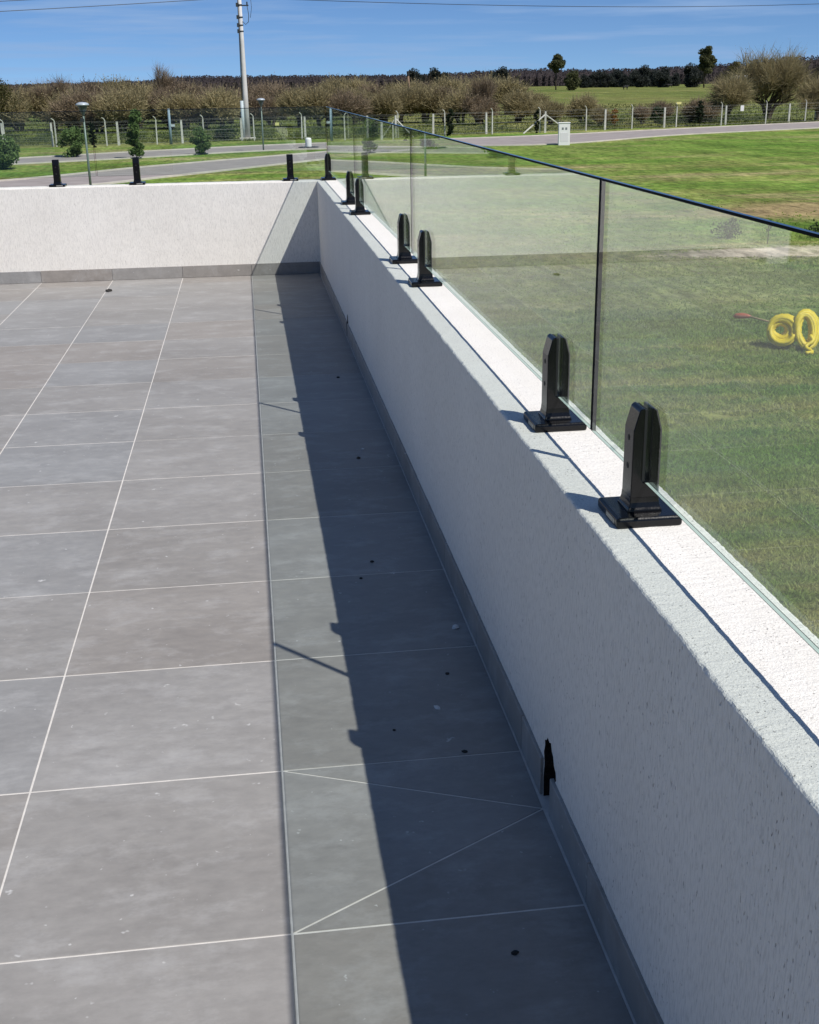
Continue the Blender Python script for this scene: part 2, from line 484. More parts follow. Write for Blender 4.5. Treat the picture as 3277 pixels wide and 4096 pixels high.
M['cable'] = plain('dark_cable', (0.03, 0.035, 0.045), 0.6)
M['steel'] = plain('grey_green_steel', (0.16, 0.20, 0.18), 0.45, metal=0.2, var=0.1)
M['lamp_cap'] = plain('grey_lamp_cap', (0.42, 0.46, 0.50), 0.4, metal=0.2)
M['lamp_body'] = plain('smoked_lamp_bowl', (0.07, 0.08, 0.10), 0.25)
M['dark_steel'] = plain('dark_steel', (0.03, 0.032, 0.035), 0.5, metal=0.2)
M['blue_post'] = plain('blue_grey_paint', (0.22, 0.30, 0.36), 0.6, var=0.08)
M['wood'] = plain('brown_pole_timber', (0.23, 0.15, 0.10), 0.9, var=0.2, vscale=2)
M['bark'] = plain('grey_brown_bark', (0.085, 0.068, 0.05), 0.95, spec=0.1, var=0.25, vscale=3)
M['bark_pale'] = plain('pale_bark', (0.24, 0.20, 0.16), 0.9, spec=0.1, var=0.25, vscale=3)
M['twig_olive'] = foliage_mat('olive_budding_twigs', (0.215, 0.178, 0.094), (0.430, 0.365, 0.200))
M['twig_brown'] = foliage_mat('brown_bare_twigs', (0.165, 0.125, 0.085), (0.330, 0.255, 0.170))
M['leaf_olive'] = foliage_mat('olive_leaves', (0.050, 0.052, 0.016), (0.120, 0.110, 0.035))
M['leaf_dark'] = foliage_mat('dark_green_leaves', (0.014, 0.030, 0.012), (0.050, 0.085, 0.030))
M['leaf_mid'] = foliage_mat('mid_green_leaves', (0.060, 0.105, 0.030), (0.200, 0.280, 0.095))
M['leaf_black'] = foliage_mat('blackish_conifer', (0.008, 0.016, 0.008), (0.028, 0.045, 0.020))
M['leaf_far'] = foliage_mat('far_dark_leaves', (0.024, 0.032, 0.030), (0.060, 0.066, 0.056))
M['leaf_orange'] = foliage_mat('orange_brown_leaves', (0.16, 0.07, 0.015), (0.34, 0.17, 0.04))
M['leaf_gum'] = foliage_mat('gum_tree_leaves', (0.040, 0.056, 0.026), (0.150, 0.145, 0.062))
M['under'] = foliage_mat('undergrowth', (0.034, 0.062, 0.024), (0.140, 0.175, 0.065))
M['reed'] = foliage_mat('tall_pasture_grass', (0.075, 0.105, 0.028), (0.215, 0.215, 0.088))
M['wood_far'] = foliage_mat('far_bare_woodland', (0.060, 0.049, 0.052), (0.078, 0.064, 0.064))
M['hide'] = plain('black_hide', (0.012, 0.011, 0.010), 0.8)
M['yellow'] = plain('yellow_corrugated_pipe', (0.66, 0.50, 0.012), 0.5, var=0.12, vscale=9)
M['orange'] = plain('orange_red_plastic', (0.40, 0.10, 0.05), 0.5, var=0.1)
M['tan'] = plain('tan_timber_handle', (0.34, 0.24, 0.12), 0.8, var=0.2)
M['sign_white'] = plain('white_plate', (0.72, 0.70, 0.70), 0.6)
M['sign_yellow'] = plain('yellow_plate', (0.62, 0.58, 0.22), 0.6)
M['crumb'] = plain('dark_dirt', (0.025, 0.022, 0.020), 0.9)
M['crumb_pale'] = plain('pale_plaster', (0.62, 0.61, 0.59), 0.9)
M['slab'] = plain('house_render', (0.70, 0.68, 0.66), 0.95, spec=0.1, var=0.08, vscale=1.5)
M['hole'] = plain('near_black_hole', (0.035, 0.030, 0.027), 0.98, spec=0.0, var=0.4, vscale=60, bump=0.01, bscale=90)  # near-black colour for the inside of the drain holes

# ------------------------------------------------------------------ ground, roads
def ground():
    mb = MB()
    xs = [-6000, -2500, -1000, -400, -150, -60, -30, 0, 30, 60, 120, 300, 800, 2000, 6000]
    ys = [-300, -60, 0, 30, 60, 90, 110, 140, 200, 320, 600, 1000, 1800, 3500, 7500]
    for y in ys:
        for x in xs: mb.v.append((x, y, GZ))
    w = len(xs)
    for j in range(len(ys) - 1):
        for i in range(w - 1):
            mb.f.append((j * w + i, j * w + i + 1, (j + 1) * w + i + 1, (j + 1) * w + i)); mb.m.append(0)
    return tag(link('ground', mb.mesh('ground', M['ground'])), kind='structure')
ground()

def smooth_line(pts, n=10):
    out = []
    for i in range(len(pts) - 1):
        p0 = Vector(pts[max(i - 1, 0)]); p1 = Vector(pts[i]); p2 = Vector(pts[i + 1]); p3 = Vector(pts[min(i + 2, len(pts) - 1)])
        for k in range(n):
            t = k / n
            out.append(0.5 * ((2 * p1) + (p2 - p0) * t + (2 * p0 - 5 * p1 + 4 * p2 - p3) * t * t + (3 * p1 - p0 - 3 * p2 + p3) * t ** 3))
    out.append(Vector(pts[-1]))
    return out

def road(name, far, near, z, kerb=True):
    a = smooth_line(far); b = smooth_line(near)
    mb = MB()
    n = 90
    def at(line, t):
        f = t * (len(line) - 1); i = min(int(f), len(line) - 2); return line[i].lerp(line[i + 1], f - i)
    A = [at(a, i / n) for i in range(n + 1)]; B = [at(b, i / n) for i in range(n + 1)]
    for i in range(n):
        mb.face([(B[i].x, B[i].y, z), (B[i + 1].x, B[i + 1].y, z), (A[i + 1].x, A[i + 1].y, z), (A[i].x, A[i].y, z)])
    o = tag(link(name, mb.mesh(name, M['road'])), kind='structure')
    for line, other in ((A, B), (B, A)):
        kb = MB()
        for i in range(n):
            p, q = line[i], line[i + 1]
            d1 = (p - other[i]).normalized() * 0.30; d2 = (q - other[i + 1]).normalized() * 0.30
            top = z + 0.07
            kb.face([(p.x, p.y, top), (q.x, q.y, top), (q.x + d2.x, q.y + d2.y, top), (p.x + d1.x, p.y + d1.y, top)])
            kb.face([(p.x, p.y, GZ), (q.x, q.y, GZ), (q.x, q.y, top), (p.x, p.y, top)])
            kb.face([(p.x + d1.x, p.y + d1.y, GZ), (q.x + d2.x, q.y + d2.y, GZ), (q.x + d2.x, q.y + d2.y, top), (p.x + d1.x, p.y + d1.y, top)])
        link('kerb', kb.mesh('kerb', M['kerb']), o)
    return o

road('road', [(-60, 72), (-34, 80), (-20, 87.5), (-8, 95.5), (2.5, 101.4), (14, 104.6), (25, 107.4), (40, 115), (60, 125.3), (95, 141)],
     [(-60, 64), (-34, 73), (-20, 80.5), (-8, 87.0), (2.3, 93.2), (14, 93.6), (23.9, 93.2), (37.3, 103.6), (52, 110.5), (90, 128)], GZ + 0.012)
road('driveway', [(-40, 52), (-26, 59), (-13, 67.8), (-6.2, 76.6), (2.0, 85.4), (9, 92.5)],
     [(-36, 44), (-22, 52), (-9, 62.5), (-4.2, 68.4), (1.8, 76.2), (12, 90)], GZ + 0.02)

# ------------------------------------------------------------------ terrace: slab, parapets, tiles, skirting
def house():
    root = empty('house', (0, 0, GZ)); tag(root, 'pale rendered house carrying the tiled terrace, with an added unseen upper floor', 'house')
    b = MB(); b.box(-6.05, XO - 0.004, -9.0, YOUT - 0.004, -0.1, -GZ - 0.061)
    link('ground_floor_wall', b.mesh('ground_floor_wall', M['slab']), root)
    z0 = -GZ - 0.06
    b = MB(); b.box(-6.0, XO - 0.02, -8.9, -3.02, z0, z0 + 3.1)  # upper storey out of view, added to block blue sky and bounce light
    link('added_upper_wall', b.mesh('added_upper_wall', M['slab']), root)
    b = MB(); b.box(-6.2, XO + 0.15, -9.1, -2.85, z0 + 3.1, z0 + 3.3)
    link('roof', b.mesh('roof', M['slab'], bevel=0.01), root)  # tops the added, unseen storey
    d = MB(); d.box(-3.6, -1.4, -3.03, -2.985, z0 + 0.08, z0 + 2.2)
    dr = link('added_sliding_door', d.mesh('added_sliding_door', M['dark_steel'], bevel=0.006), root)  # dresses the added storey, never in view
    for x in (-3.53, -2.46):
        p = MB(); p.box(x, x + 1.0, -2.99, -2.978, z0 + 0.15, z0 + 2.13)
        link('pane', p.mesh('pane', M['lamp_body']), dr)
house()

mb = MB(); mb.box(-6.0, XW + 0.03, -3.0, YB + 0.03, -0.06, -0.0010)
floor = tag(link('terrace_floor', mb.mesh('terrace_floor', M['grout'])), kind='structure')

def stations(a, b, fine_a, fine_b, s1, s2):
    out = []; y = a
    while y < b - 1e-6:
        out.append(y); y += s1 if fine_a <= y <= fine_b else s2
    out.append(b)
    return out

def parapet(name, along, stn, in_c, out_c, z0, seed, holes=(), inner_step=0.03):
    """closed, hand-rendered wall swept along a line; its arrises and top are uneven like trowelled stucco"""
    rr_ = 0.007
    prof = []
    z = z0
    zs = [z0 + (ZW - rr_ - z0) * i / 14 for i in range(15)]
    for z in zs: prof.append((in_c, z, 0))
    sgn = 1 if out_c > in_c else -1
    for k in (1, 2): a = k / 3 * math.pi / 2; prof.append((in_c + sgn * rr_ * (1 - math.cos(a)), ZW - rr_ + rr_ * math.sin(a), 1))
    for k in range(0, 9): prof.append((in_c + sgn * (rr_ + (abs(out_c - in_c) - 2 * rr_) * k / 8), ZW, 2 if 0 < k < 8 else 1))
    for k in (1, 2): a = k / 3 * math.pi / 2; prof.append((out_c - sgn * rr_ * (1 - math.sin(a)), ZW - rr_ + rr_ * math.cos(a), 1))
    for z in (ZW - rr_, ZW * 0.6, ZW * 0.3, z0): prof.append((out_c, z, 0))
    P = len(prof)
    mbw = MB()
    for s in stn:
        for c, z, kind in prof:
            q = Vector((c, s, z)) * 95 + Vector((seed, 0, 0))
            q2 = Vector((c, s, z)) * 9 + Vector((0, seed, 0))
            a1 = noise.noise(q); a2 = noise.noise(q + Vector((31.7, 5.1, 9.2))); w = noise.noise(q2)
            dc = dz = 0.0
            if kind == 0: dc = 0.0006 * a1 + 0.0012 * w
            elif kind == 1: dc = 0.0019 * a1 + 0.0014 * w; dz = 0.0016 * a2 + 0.001 * w
            else: dz = 0.0010 * a2 + 0.0010 * w
            p = (c + dc, s, z + dz)
            mbw.v.append(p if along == 'y' else (p[1], p[0], p[2]))
    N = len(stn)
    for i in range(N - 1):
        for k in range(P):
            k2 = (k + 1) % P
            mbw.f.append((i * P + k, (i + 1) * P + k, (i + 1) * P + k2, i * P + k2)); mbw.m.append(0)
    mbw.f.append(tuple(range(P))); mbw.m.append(0)
    mbw.f.append(tuple((N - 1) * P + k for k in reversed(range(P)))); mbw.m.append(0)
    me = mbw.mesh(name, [M['stucco'], M['hole']])
    bm = bmesh.new(); bm.from_mesh(me); bmesh.ops.recalc_face_normals(bm, faces=bm.faces); bm.to_mesh(me); bm.free()
    o = link(name, me)
    for poly, depth in holes:
        c = MB()
        n = len(poly)
        x0, x1 = in_c - 0.03, in_c + depth
        c.v += [(x0, y, z) for y, z in poly] + [(x1, y, z) for y, z in poly]
        c.f.append(tuple(range(n))); c.f.append(tuple(reversed(range(n, 2 * n))))
        for i in range(n): c.f.append((i, n + i, n + (i + 1) % n, (i + 1) % n))
        c.m = [1] * len(c.f)
        cm = c.mesh('cutter', [M['stucco'], M['hole']])
        bm = bmesh.new(); bm.from_mesh(cm); bmesh.ops.recalc_face_normals(bm, faces=bm.faces); bm.to_mesh(cm); bm.free()
        co = link('cutter', cm)
        md = o.modifiers.new('b', 'BOOLEAN'); md.operation = 'DIFFERENCE'; md.object = co; md.solver = 'EXACT'
        bpy.context.view_layer.update()
        dg = bpy.context.evaluated_depsgraph_get()
        nm = bpy.data.meshes.new_from_object(o.evaluated_get(dg))
        o.modifiers.clear(); o.data = nm
        bpy.data.objects.remove(co, do_unlink=True)
    return o

hole1 = [(2.346, -0.02), (2.348, 0.05), (2.343, 0.09), (2.349, 0.118), (2.340, 0.140), (2.343, 0.152), (2.328, 0.160), (2.318, 0.172), (2.302, 0.168), (2.290, 0.174),
         (2.279, 0.158), (2.266, 0.152), (2.257, 0.134), (2.243, 0.126), (2.237, 0.108), (2.243, 0.101), (2.258, 0.100), (2.262, 0.06), (2.268, -0.02)]
hole2 = [(7.80, -0.02), (7.80, 0.13), (7.785, 0.155), (7.755, 0.150), (7.735, 0.12), (7.735, -0.02)]
pr = parapet('parapet_wall', 'y', stations(-3.0, YB + 0.0, 1.0, 4.6, 0.006, 0.025), XW, XO, -0.055, 3.0, [(hole1, 0.10), (hole2, 0.09)])
tag(pr, 'long white stucco parapet receding along the right side of the terrace', 'parapet')
pb = parapet('parapet_wall', 'x', stations(XL - 0.2, XO, 9, 10, 0.02, 0.025), YB, YOUT, -0.055, 11.0)
tag(pb, 'white stucco parapet across the far end of the terrace', 'parapet')
pl = parapet('parapet_wall', 'y', stations(10.27, YB - 0.002, 99, 100, 0.03, 0.03), XL, XL - 0.2, -0.055, 17.0)
tag(pl, 'short return of white parapet at the far left terrace corner', 'parapet')

def tile_mesh(w, d):
    t = MB(); t.box(0, w, 0, d, -0.009, 0)
    return t.mesh('tile', M['tile'], bevel=0.0012, bevel_seg=1)
tile_cache = {}
G2 = 0.0021
xcols = [(0.0, XS - 0.001)] + [(-TILE * (k + 1), -TILE * k) for k in range(10)]
rows = [(Y0 + TILE * k, min(Y0 + TILE * (k + 1), YB - 0.009)) for k in range(-5, 15)]
for ci, (xa, xb) in enumerate(xcols):
    for (ya, yb) in rows:
        if ci == 0 and abs(ya - Y0) < 1e-6:
            D = (XS - 0.004, 2.295)
            A0, A1, B0, B1 = (0, ya), (0, yb), (XS - 0.001, ya), (XS - 0.001, yb)
            for poly in ([A0, B0, D], [A0, D, A1], [A1, D, B1]):
                cen = Vector((sum(p[0] for p in poly) / 3, sum(p[1] for p in poly) / 3))
                k = 3; ins = []
                for i in range(k):
                    p0, p1, p2 = Vector(poly[i - 1]), Vector(poly[i]), Vector(poly[(i + 1) % k])
                    e1, e2 = (p1 - p0).normalized(), (p2 - p1).normalized()
                    n1, n2 = Vector((-e1.y, e1.x)), Vector((-e2.y, e2.x))
                    if n1.dot(cen - p1) < 0: n1, n2 = -n1, -n2
                    bis = (n1 + n2); bis = bis / max(bis.length_squared, 1e-4) * 2
                    off = bis * 0.0026
                    if off.length > 0.02: off = off.normalized() * 0.02
                    ins.append(tuple(p1 + off))
                t = MB(); t.prism(ins, -0.009, 0)
                me = t.mesh('tile', M['tile'])
                bm = bmesh.new(); bm.from_mesh(me); bmesh.ops.recalc_face_normals(bm, faces=bm.faces); bm.to_mesh(me); bm.free()
                o = link('tile', me, floor)
                o.location.z = rng.uniform(-0.0004, 0.0002)
            continue
        key = (round(xb - xa, 4), round(yb - ya, 4))
        if key not in tile_cache: tile_cache[key] = tile_mesh(key[0] - 2 * G2, key[1] - 2 * G2)
        o = link('tile', tile_cache[key], floor, (xa + G2 + rng.uniform(-.0004, .0004), ya + G2 + rng.uniform(-.0004, .0004), rng.uniform(-0.0005, 0.0003)))

def skirting(parent, x0, x1, y0, y1):
    s = MB(); s.box(0, x1 - x0, 0, y1 - y0, 0, 0.099)
    link('skirting_tile', s.mesh('skirting_tile', M['tile'], bevel=0.0015, bevel_seg=1), parent, (x0, y0, 0.0015))
for (ya, yb) in rows:
    segs = [(ya + 0.0012, yb - 0.0012)]
    for ga, gb in ((2.262, 2.350), (7.735, 7.80)):
        ns = []
        for a, b in segs:
            if gb <= a or ga >= b: ns.append((a, b))
            else:
                if ga - a > 0.02: ns.append((a, ga))
                if b - gb > 0.02: ns.append((gb, b))
        segs = ns
    for a, b in segs: skirting(pr, XS, XW + 0.002, a, min(b, YB - 0.0095))
for (xa, xb) in [c for c in xcols if c[1] > XL + 0.05]:
    skirting(pb, max(xa, XL + 0.009) + 0.0012, min(xb, XS - 0.002) - 0.0012, YB - 0.0085, YB + 0.002)
skirting(pl, XL - 0.002, XL + 0.008, 10.28, YB - 0.01)

# ------------------------------------------------------------------ spigots and glass
def make_spigot():
    root = empty('glass_spigot')
    p = MB(); p.box(-0.064, 0.064, -0.066, 0.066, 0.0, 0.021)
    plate = link('base_plate', p.mesh('base_plate', M['black'], bevel=0.006, bevel_seg=3), root)
    post = MB()
    w, d, sl = 0.0275, 0.027, 0.0076
    prof = [(-w, 0.018), (w, 0.018), (w, 0.178), (0.0175, 0.216), (0.0125, 0.2205), (sl, 0.2205), (sl, 0.083), (0.004, 0.077), (-0.004, 0.077),
            (-sl, 0.083), (-sl, 0.2205), (-0.0125, 0.2205), (-0.0175, 0.216), (-w, 0.178)]
    n = len(prof)
    post.v += [(x, -d, z) for x, z in prof] + [(x, d, z) for x, z in prof]
    post.f.append(tuple(range(n))); post.f.append(tuple(reversed(range(n, 2 * n))))
    for i in range(n): post.f.append((i, n + i, n + (i + 1) % n, (i + 1) % n))
    post.m = [0] * len(post.f)
    po = link('post', post.mesh('post', M['black'], bevel=0.0016, bevel_seg=2), root)
    col = MB(); prof = [(0.0335, 0.0205), (0.0335, 0.024), (0.0305, 0.029), (0.0285, 0.038), (0.0277, 0.048)]
    for z_i, (r, z) in enumerate(prof):
        col.v += [(-r, -r, z), (r, -r, z), (r, r, z), (-r, r, z)]
    for i in range(len(prof) - 1):
        for k in range(4): col.f.append((i * 4 + k, i * 4 + (k + 1) % 4, i * 4 + 4 + (k + 1) % 4, i * 4 + 4 + k)); col.m.append(0)
    link('collar', col.mesh('collar', M['black'], bevel=0.0015, bevel_seg=2), root)
    for sx in (-1, 1):
        g = MB(); g.box(*((-0.0075, -0.0017) if sx < 0 else (0.0067, 0.0075)), -0.0268, 0.0268, 0.079, 0.219)
        link('gasket', g.mesh('gasket', M['rubber'], bevel=0.0005, bevel_seg=1), po)
    for z in (0.105, 0.160):
        for sx in (-1,):
            s = MB(); s.tube([(sx * 0.0255, 0, z), (sx * 0.0279, 0, z)], 0.0062, 12)
            ring = link('set_screw', s.mesh('set_screw', M['screw'], smooth=False), root)
            h = MB(); h.tube([(sx * 0.0275, 0, z), (sx * 0.0283, 0, z)], 0.0034, 6)
            link('hex_socket', h.mesh('hex_socket', M['rubber']), ring)
    lb = MB(); lb.box(-0.0645, -0.0639, -0.048, 0.004, 0.006, 0.0155)
    link('plate_rim_scuff', lb.mesh('plate_rim_scuff', plain('scuffed_aluminium', (0.30, 0.29, 0.27), 0.55, metal=0.5, var=0.3, vscale=120)), root)
    return root

spig = make_spigot()
spots = [
    (XG, 2.080, 0, 'nearest black spigot on the right parapet, fully seen from top to base plate'),
    (XG, 2.740, 0, 'second nearest black spigot on the right parapet, just beyond the widest glass joint'),
    (XG, 4.925, 0, 'third black spigot from the camera on the right parapet, nearer of the middle pair'),
    (XG, 5.600, 0, 'fourth black spigot from the camera on the right parapet, farther of the middle pair'),
    (XG, 7.810, 0, 'fifth black spigot from the camera on the right parapet, nearer of the far pair'),
    (XG, 8.500, 0, 'sixth black spigot from the camera on the right parapet, farther of the far pair'),
    (XG, 10.735, 0, 'black spigot standing at the very corner where the two parapets meet'),
    (0.382, YG, math.pi / 2, 'black spigot on the far parapet nearest to the corner'),
    (-0.924, YG, math.pi / 2, 'middle black spigot on the far parapet, in front of the tall green sapling'),
    (-1.590, YG, math.pi / 2, 'leftmost black spigot on the far parapet, left of the near street lamp'),
]
for i, (x, y, rz, lab) in enumerate(spots):
    o = spig if i == 0 else copy_tree(spig)
    if rz == 0: x -= 0.0025
    o.location = (x, y, ZW - 0.0005); o.rotation_euler = (0, 0, rz + rng.uniform(-0.008, 0.008))
    tag(o, lab, 'spigot', 'black glass spigots on the parapets')

def panel(along, a, b, c, label, eb=0.002):
    """8 mm pane: two clear faces inside a few millimetres of painted-in internal reflection, the dark arris"""
    t, ea, et = 0.004, 0.002, 0.0048
    mb = MB()
    def P(s_, z, side): return (c + side * t, s_, z) if along == 'y' else (s_, c + side * t, z)
    for side in (-1, 1):
        S = [a, a + ea, b - eb, b]; Z = [ZB, ZB + 0.001, ZT - et, ZT]
        for i in range(3):
            for j in range(3):
                q = [P(S[i], Z[j], side), P(S[i + 1], Z[j], side), P(S[i + 1], Z[j + 1], side), P(S[i], Z[j + 1], side)]
                mb.face(q, 0 if (i == 1 and j == 1) else 2)
    for q in ([(a, ZB), (b, ZB)], [(b, ZB), (b, ZT)], [(b, ZT), (a, ZT)], [(a, ZT), (a, ZB)]):
        (s0, z0), (s1, z1) = q
        mb.face([P(s0, z0, -1), P(s1, z1, -1), P(s1, z1, 1), P(s0, z0, 1)], (3 if z0 == ZB else 1) if z0 == z1 else 2)
    me = mb.mesh('glass_balustrade', [M['glass'], M['edge'], M['tir_margin'], M['ground_edge']])
    bm = bmesh.new(); bm.from_mesh(me)
    bmesh.ops.remove_doubles(bm, verts=bm.verts, dist=1e-6)
    bmesh.ops.recalc_face_normals(bm, faces=bm.faces)
    bm.to_mesh(me); bm.free()
    return tag(link('glass_balustrade', me), label, 'balustrade', 'frameless glass balustrade sheets')
panel('y', -0.46, 2.420, XG, 'nearest clear glass panel on the right parapet, cut by the picture edge', 0.0095)
panel('y', 2.425, 5.322, XG, 'second clear glass panel from the camera on the right parapet', 0.0095)
panel('y', 5.327, 8.118, XG, 'third clear glass panel from the camera on the right parapet', 0.0095)
panel('y', 8.123, YG + 0.005, XG, 'farthest clear glass panel on the right parapet, ending at the corner')
panel('x', -1.255, XG - 0.009, YG, 'clear glass panel on the far parapet beside the corner')
panel('x', XL - 0.05, -1.263, YG, 'clear glass panel on the far parapet at the left picture edge')

# ------------------------------------------------------------------ crumbs on the tiles
def crumb(x, y, r, label, mat, seed, flat=0.5, elong=1.0):
    bm = bmesh.new(); bmesh.ops.create_icosphere(bm, subdivisions=2, radius=1.0)
    rr = random.Random(seed)
    for v in bm.verts:
        k = 1 + 0.35 * noise.noise(v.co * 1.7 + Vector((seed, 0, 0)))
        v.co = Vector((v.co.x * r * elong * k, v.co.y * r * k, max(v.co.z, -0.6) * r * flat * k))
    me = bpy.data.meshes.new('dirt_crumb'); bm.to_mesh(me); bm.free(); me.materials.append(M[mat])
    tag(link('dirt_crumb', me, None, (x, y, r * flat * 0.55), rr.uniform(0, 3)), label, 'debris', 'crumbs lying on the terrace tiles')
crumb(0.423, 1.829, 0.0055, 'largest dark crumb on the shaded tile nearest the camera', 'crumb', 1, 0.5, 1.5)
crumb(0.456, 2.566, 0.006, 'dark crumb lying on the grout line beside the drain hole', 'crumb', 2, 0.5, 1.3)
crumb(0.294, 2.698, 0.0045, 'tiny dark crumb on the shaded tile beyond the drain tile', 'crumb', 3)
crumb(0.481, 2.985, 0.006, 'dark round crumb on shaded tile, second row beyond the drain', 'crumb', 4)
crumb(0.422, 2.798, 0.008, 'pale plaster flake on shaded tile just beyond the drain row', 'crumb_pale', 5, 0.25, 1.6)
crumb(0.304, 3.715, 0.006, 'nearer of two dark crumbs side by side inside the parapet shadow', 'crumb', 6)
crumb(0.356, 3.857, 0.007, 'farther of two dark crumbs side by side inside the parapet shadow', 'crumb', 7)
crumb(0.423, 5.084, 0.009, 'dark crumb halfway along the shaded strip of tiles', 'crumb', 8, 0.6)
crumb(0.455, 5.22, 0.008, 'pale plaster crumb halfway along the shaded strip of tiles', 'crumb_pale', 9, 0.5)
crumb(0.452, 6.652, 0.010, 'farthest dark crumb on the shaded strip of tiles', 'crumb', 10)
crumb(-1.175, 10.067, 0.026, 'dark curled leaf on the sunlit tiles near the far parapet', 'crumb', 11, 0.5, 1.5)
crumb(0.555, 3.28, 0.011, 'pale plaster lump against the skirting in the parapet shadow', 'crumb_pale', 12, 0.6)

# ------------------------------------------------------------------ fences
def fence(name, label, pts, height, rw, rd, tip, wires, braces, mat):
    root = empty(name, (pts[0][0], pts[0][1], GZ))
    tag(root, label, 'fence')
    ox, oy = pts[0]
    p = MB(); r1 = rw * 0.8
    p.v += [(-rw, -rd, -0.05), (rw, -rd, -0.05), (rw, rd, -0.05), (-rw, rd, -0.05), (-r1, -r1, height), (r1, -r1, height), (r1, r1, height), (-r1, r1, height)]
    for q in ((0, 3, 2, 1), (0, 1, 5, 4), (1, 2, 6, 5), (2, 3, 7, 6), (3, 0, 4, 7)): p.f.append(q); p.m.append(0)
    if tip:
        p.tube([(0, 0, height - 0.02), (-0.05, -0.06, height + 0.13), (-0.20, -0.20, height + 0.27)], [r1 * 1.1, r1, r1 * 0.8], 6)
    else: p.f.append((4, 5, 6, 7)); p.m.append(0)
    me = p.mesh('post', mat)
    for x, y in pts:
        link('post', me, root, (x - ox, y - oy, 0), rng.uniform(-0.15, 0.15)).rotation_euler.y = rng.uniform(-0.012, 0.012)
    for k in range(wires):
        z = 0.15 + (height - 0.2) * k / (wires - 1)
        wmb = MB()
        ln = [(x - ox, y - oy - rd, z + 0.01 * math.sin(i * 2.1 + k)) for i, (x, y) in enumerate(pts)]
        wmb.tube(ln, 0.005, 4)
        link('wire', wmb.mesh('wire', M['wire']), root)
    for (x, y), (dx, dy) in braces:
        b = MB(); b.tube([(x - ox, y - oy, height * 0.86), (x - ox + dx, y - oy + dy, 0.0)], 0.065, 5)
        link('brace', b.mesh('brace', mat), root)
    return root
tall = [(-32.5, 110.5), (-28.2, 109.6), (-24.0, 108.7), (-19.8, 107.9), (-15.56, 107.4), (-11.39, 107.0), (-7.28, 107.6), (-3.40, 109.2), (0.95, 110.9),
        (5.17, 111.3), (9.3, 111.2), (13.7, 110.6), (18.18, 112.2), (22.8, 113.4), (27.6, 114.6), (32.6, 116.6), (37.77, 118.6), (42.93, 120.5), (48.37, 122.4),
        (53.97, 124.4), (59.4, 126.8), (65, 129.6)]
short = [(-31.5, 111.5), (-26, 110.4), (-20.2, 109.4), (-15.95, 108.0), (-10.45, 107.4), (-5.2, 108.6), (-0.12, 111.0), (5.5, 111.8), (11.0, 111.2), (13.45, 110.4),
         (17.2, 112.8), (22.4, 114.2), (28.0, 114.2), (34.7, 117.4), (41.6, 120.2), (49.15, 123.2), (57.5, 126.6), (64, 129.5)]
fence('tall_wire_fence', 'tall fence of thin pale posts with bent tips strung with wire', tall, 2.0, 0.055, 0.055, True, 7, [], M['concrete'])
fence('concrete_post_fence', 'lower fence of thick pale concrete posts with diagonal braces', short, 1.9, 0.095, 0.08, False, 5,
      [((28.0, 114.2), (-2.3, -1.0)), ((28.0, 114.2), (2.6, 1.2)), ((13.45, 110.4), (1.6, 0.1)), ((13.45, 110.4), (-1.2, 0.3))], M['concrete'])

# ------------------------------------------------------------------ utility pole, lines, lamps, small furniture
def utility_pole():
    root = empty('utility_pole', (0.37, 114.4, GZ))
    tag(root, 'tall pale concrete utility pole with a conduit up its left side', 'utility pole')
    s = MB(); H = 12.7
    s.tube([(0, 0, -0.1), (0, 0, 4), (0, 0, 8), (0, 0, H)], [0.29, 0.24, 0.19, 0.14], 14)
    link('shaft', s.mesh('shaft', M['pole'], smooth=True), root)
    c = MB(); c.tube([(-0.36, -0.14, 0), (-0.34, -0.13, 3.3)], 0.15, 10)
    link('conduit', c.mesh('conduit', M['pvc'], smooth=True), root)
    c = MB(); c.tube([(-0.30, -0.10, 3.3), (-0.25, -0.10, 6.4), (-0.2, -0.09, 9.4), (-0.17, -0.05, 12.2)], 0.045, 6)
    link('riser_cable', c.mesh('riser_cable', M['cable'], smooth=True), root)
    for z in (9.05, 9.55, 10.2, 11.2):
        b = MB(); r = 0.20 - z * 0.002
        b.tube([(0, 0, z), (0, 0, z + 0.10)], r + 0.02, 12)
        b.box(-0.36, -0.1, -0.12, 0.06, z - 0.1, z + 0.22)
        link('cable_bracket', b.mesh('cable_bracket', M['dark_steel']), root)
    a = MB(); a.box(-0.1, 0.75, -0.05, 0.05, 11.15, 11.25); a.tube([(0.62, 0, 11.2), (0.62, 0, 11.5)], 0.06, 8)
    link('bracket_arm', a.mesh('bracket_arm', M['dark_steel']), root)
    l = MB(); l.tube([(0.62, 0, 11.2), (0.72, 0, 10.4), (0.66, 0, 9.85), (0.4, -0.1, 9.65), (0.15, -0.15, 9.9)], 0.03, 5)
    l.tube([(0.95, 0, 12.0), (1.0, 0, 11.0), (0.85, 0, 10.2)], 0.02, 5)
    link('drop_cable', l.mesh('drop_cable', M['cable'], smooth=True), root)
    ar = MB(); ar.box(-1.0, 1.0, -0.06, 0.06, 11.9, 12.02)
    link('crossarm', ar.mesh('crossarm', M['dark_steel']), root)
    f = MB(); f.box(-0.75, 0.75, -0.6, 0.6, -0.05, 0.14)
    link('footing', f.mesh('footing', M['kerb'], bevel=0.02), root)
utility_pole()

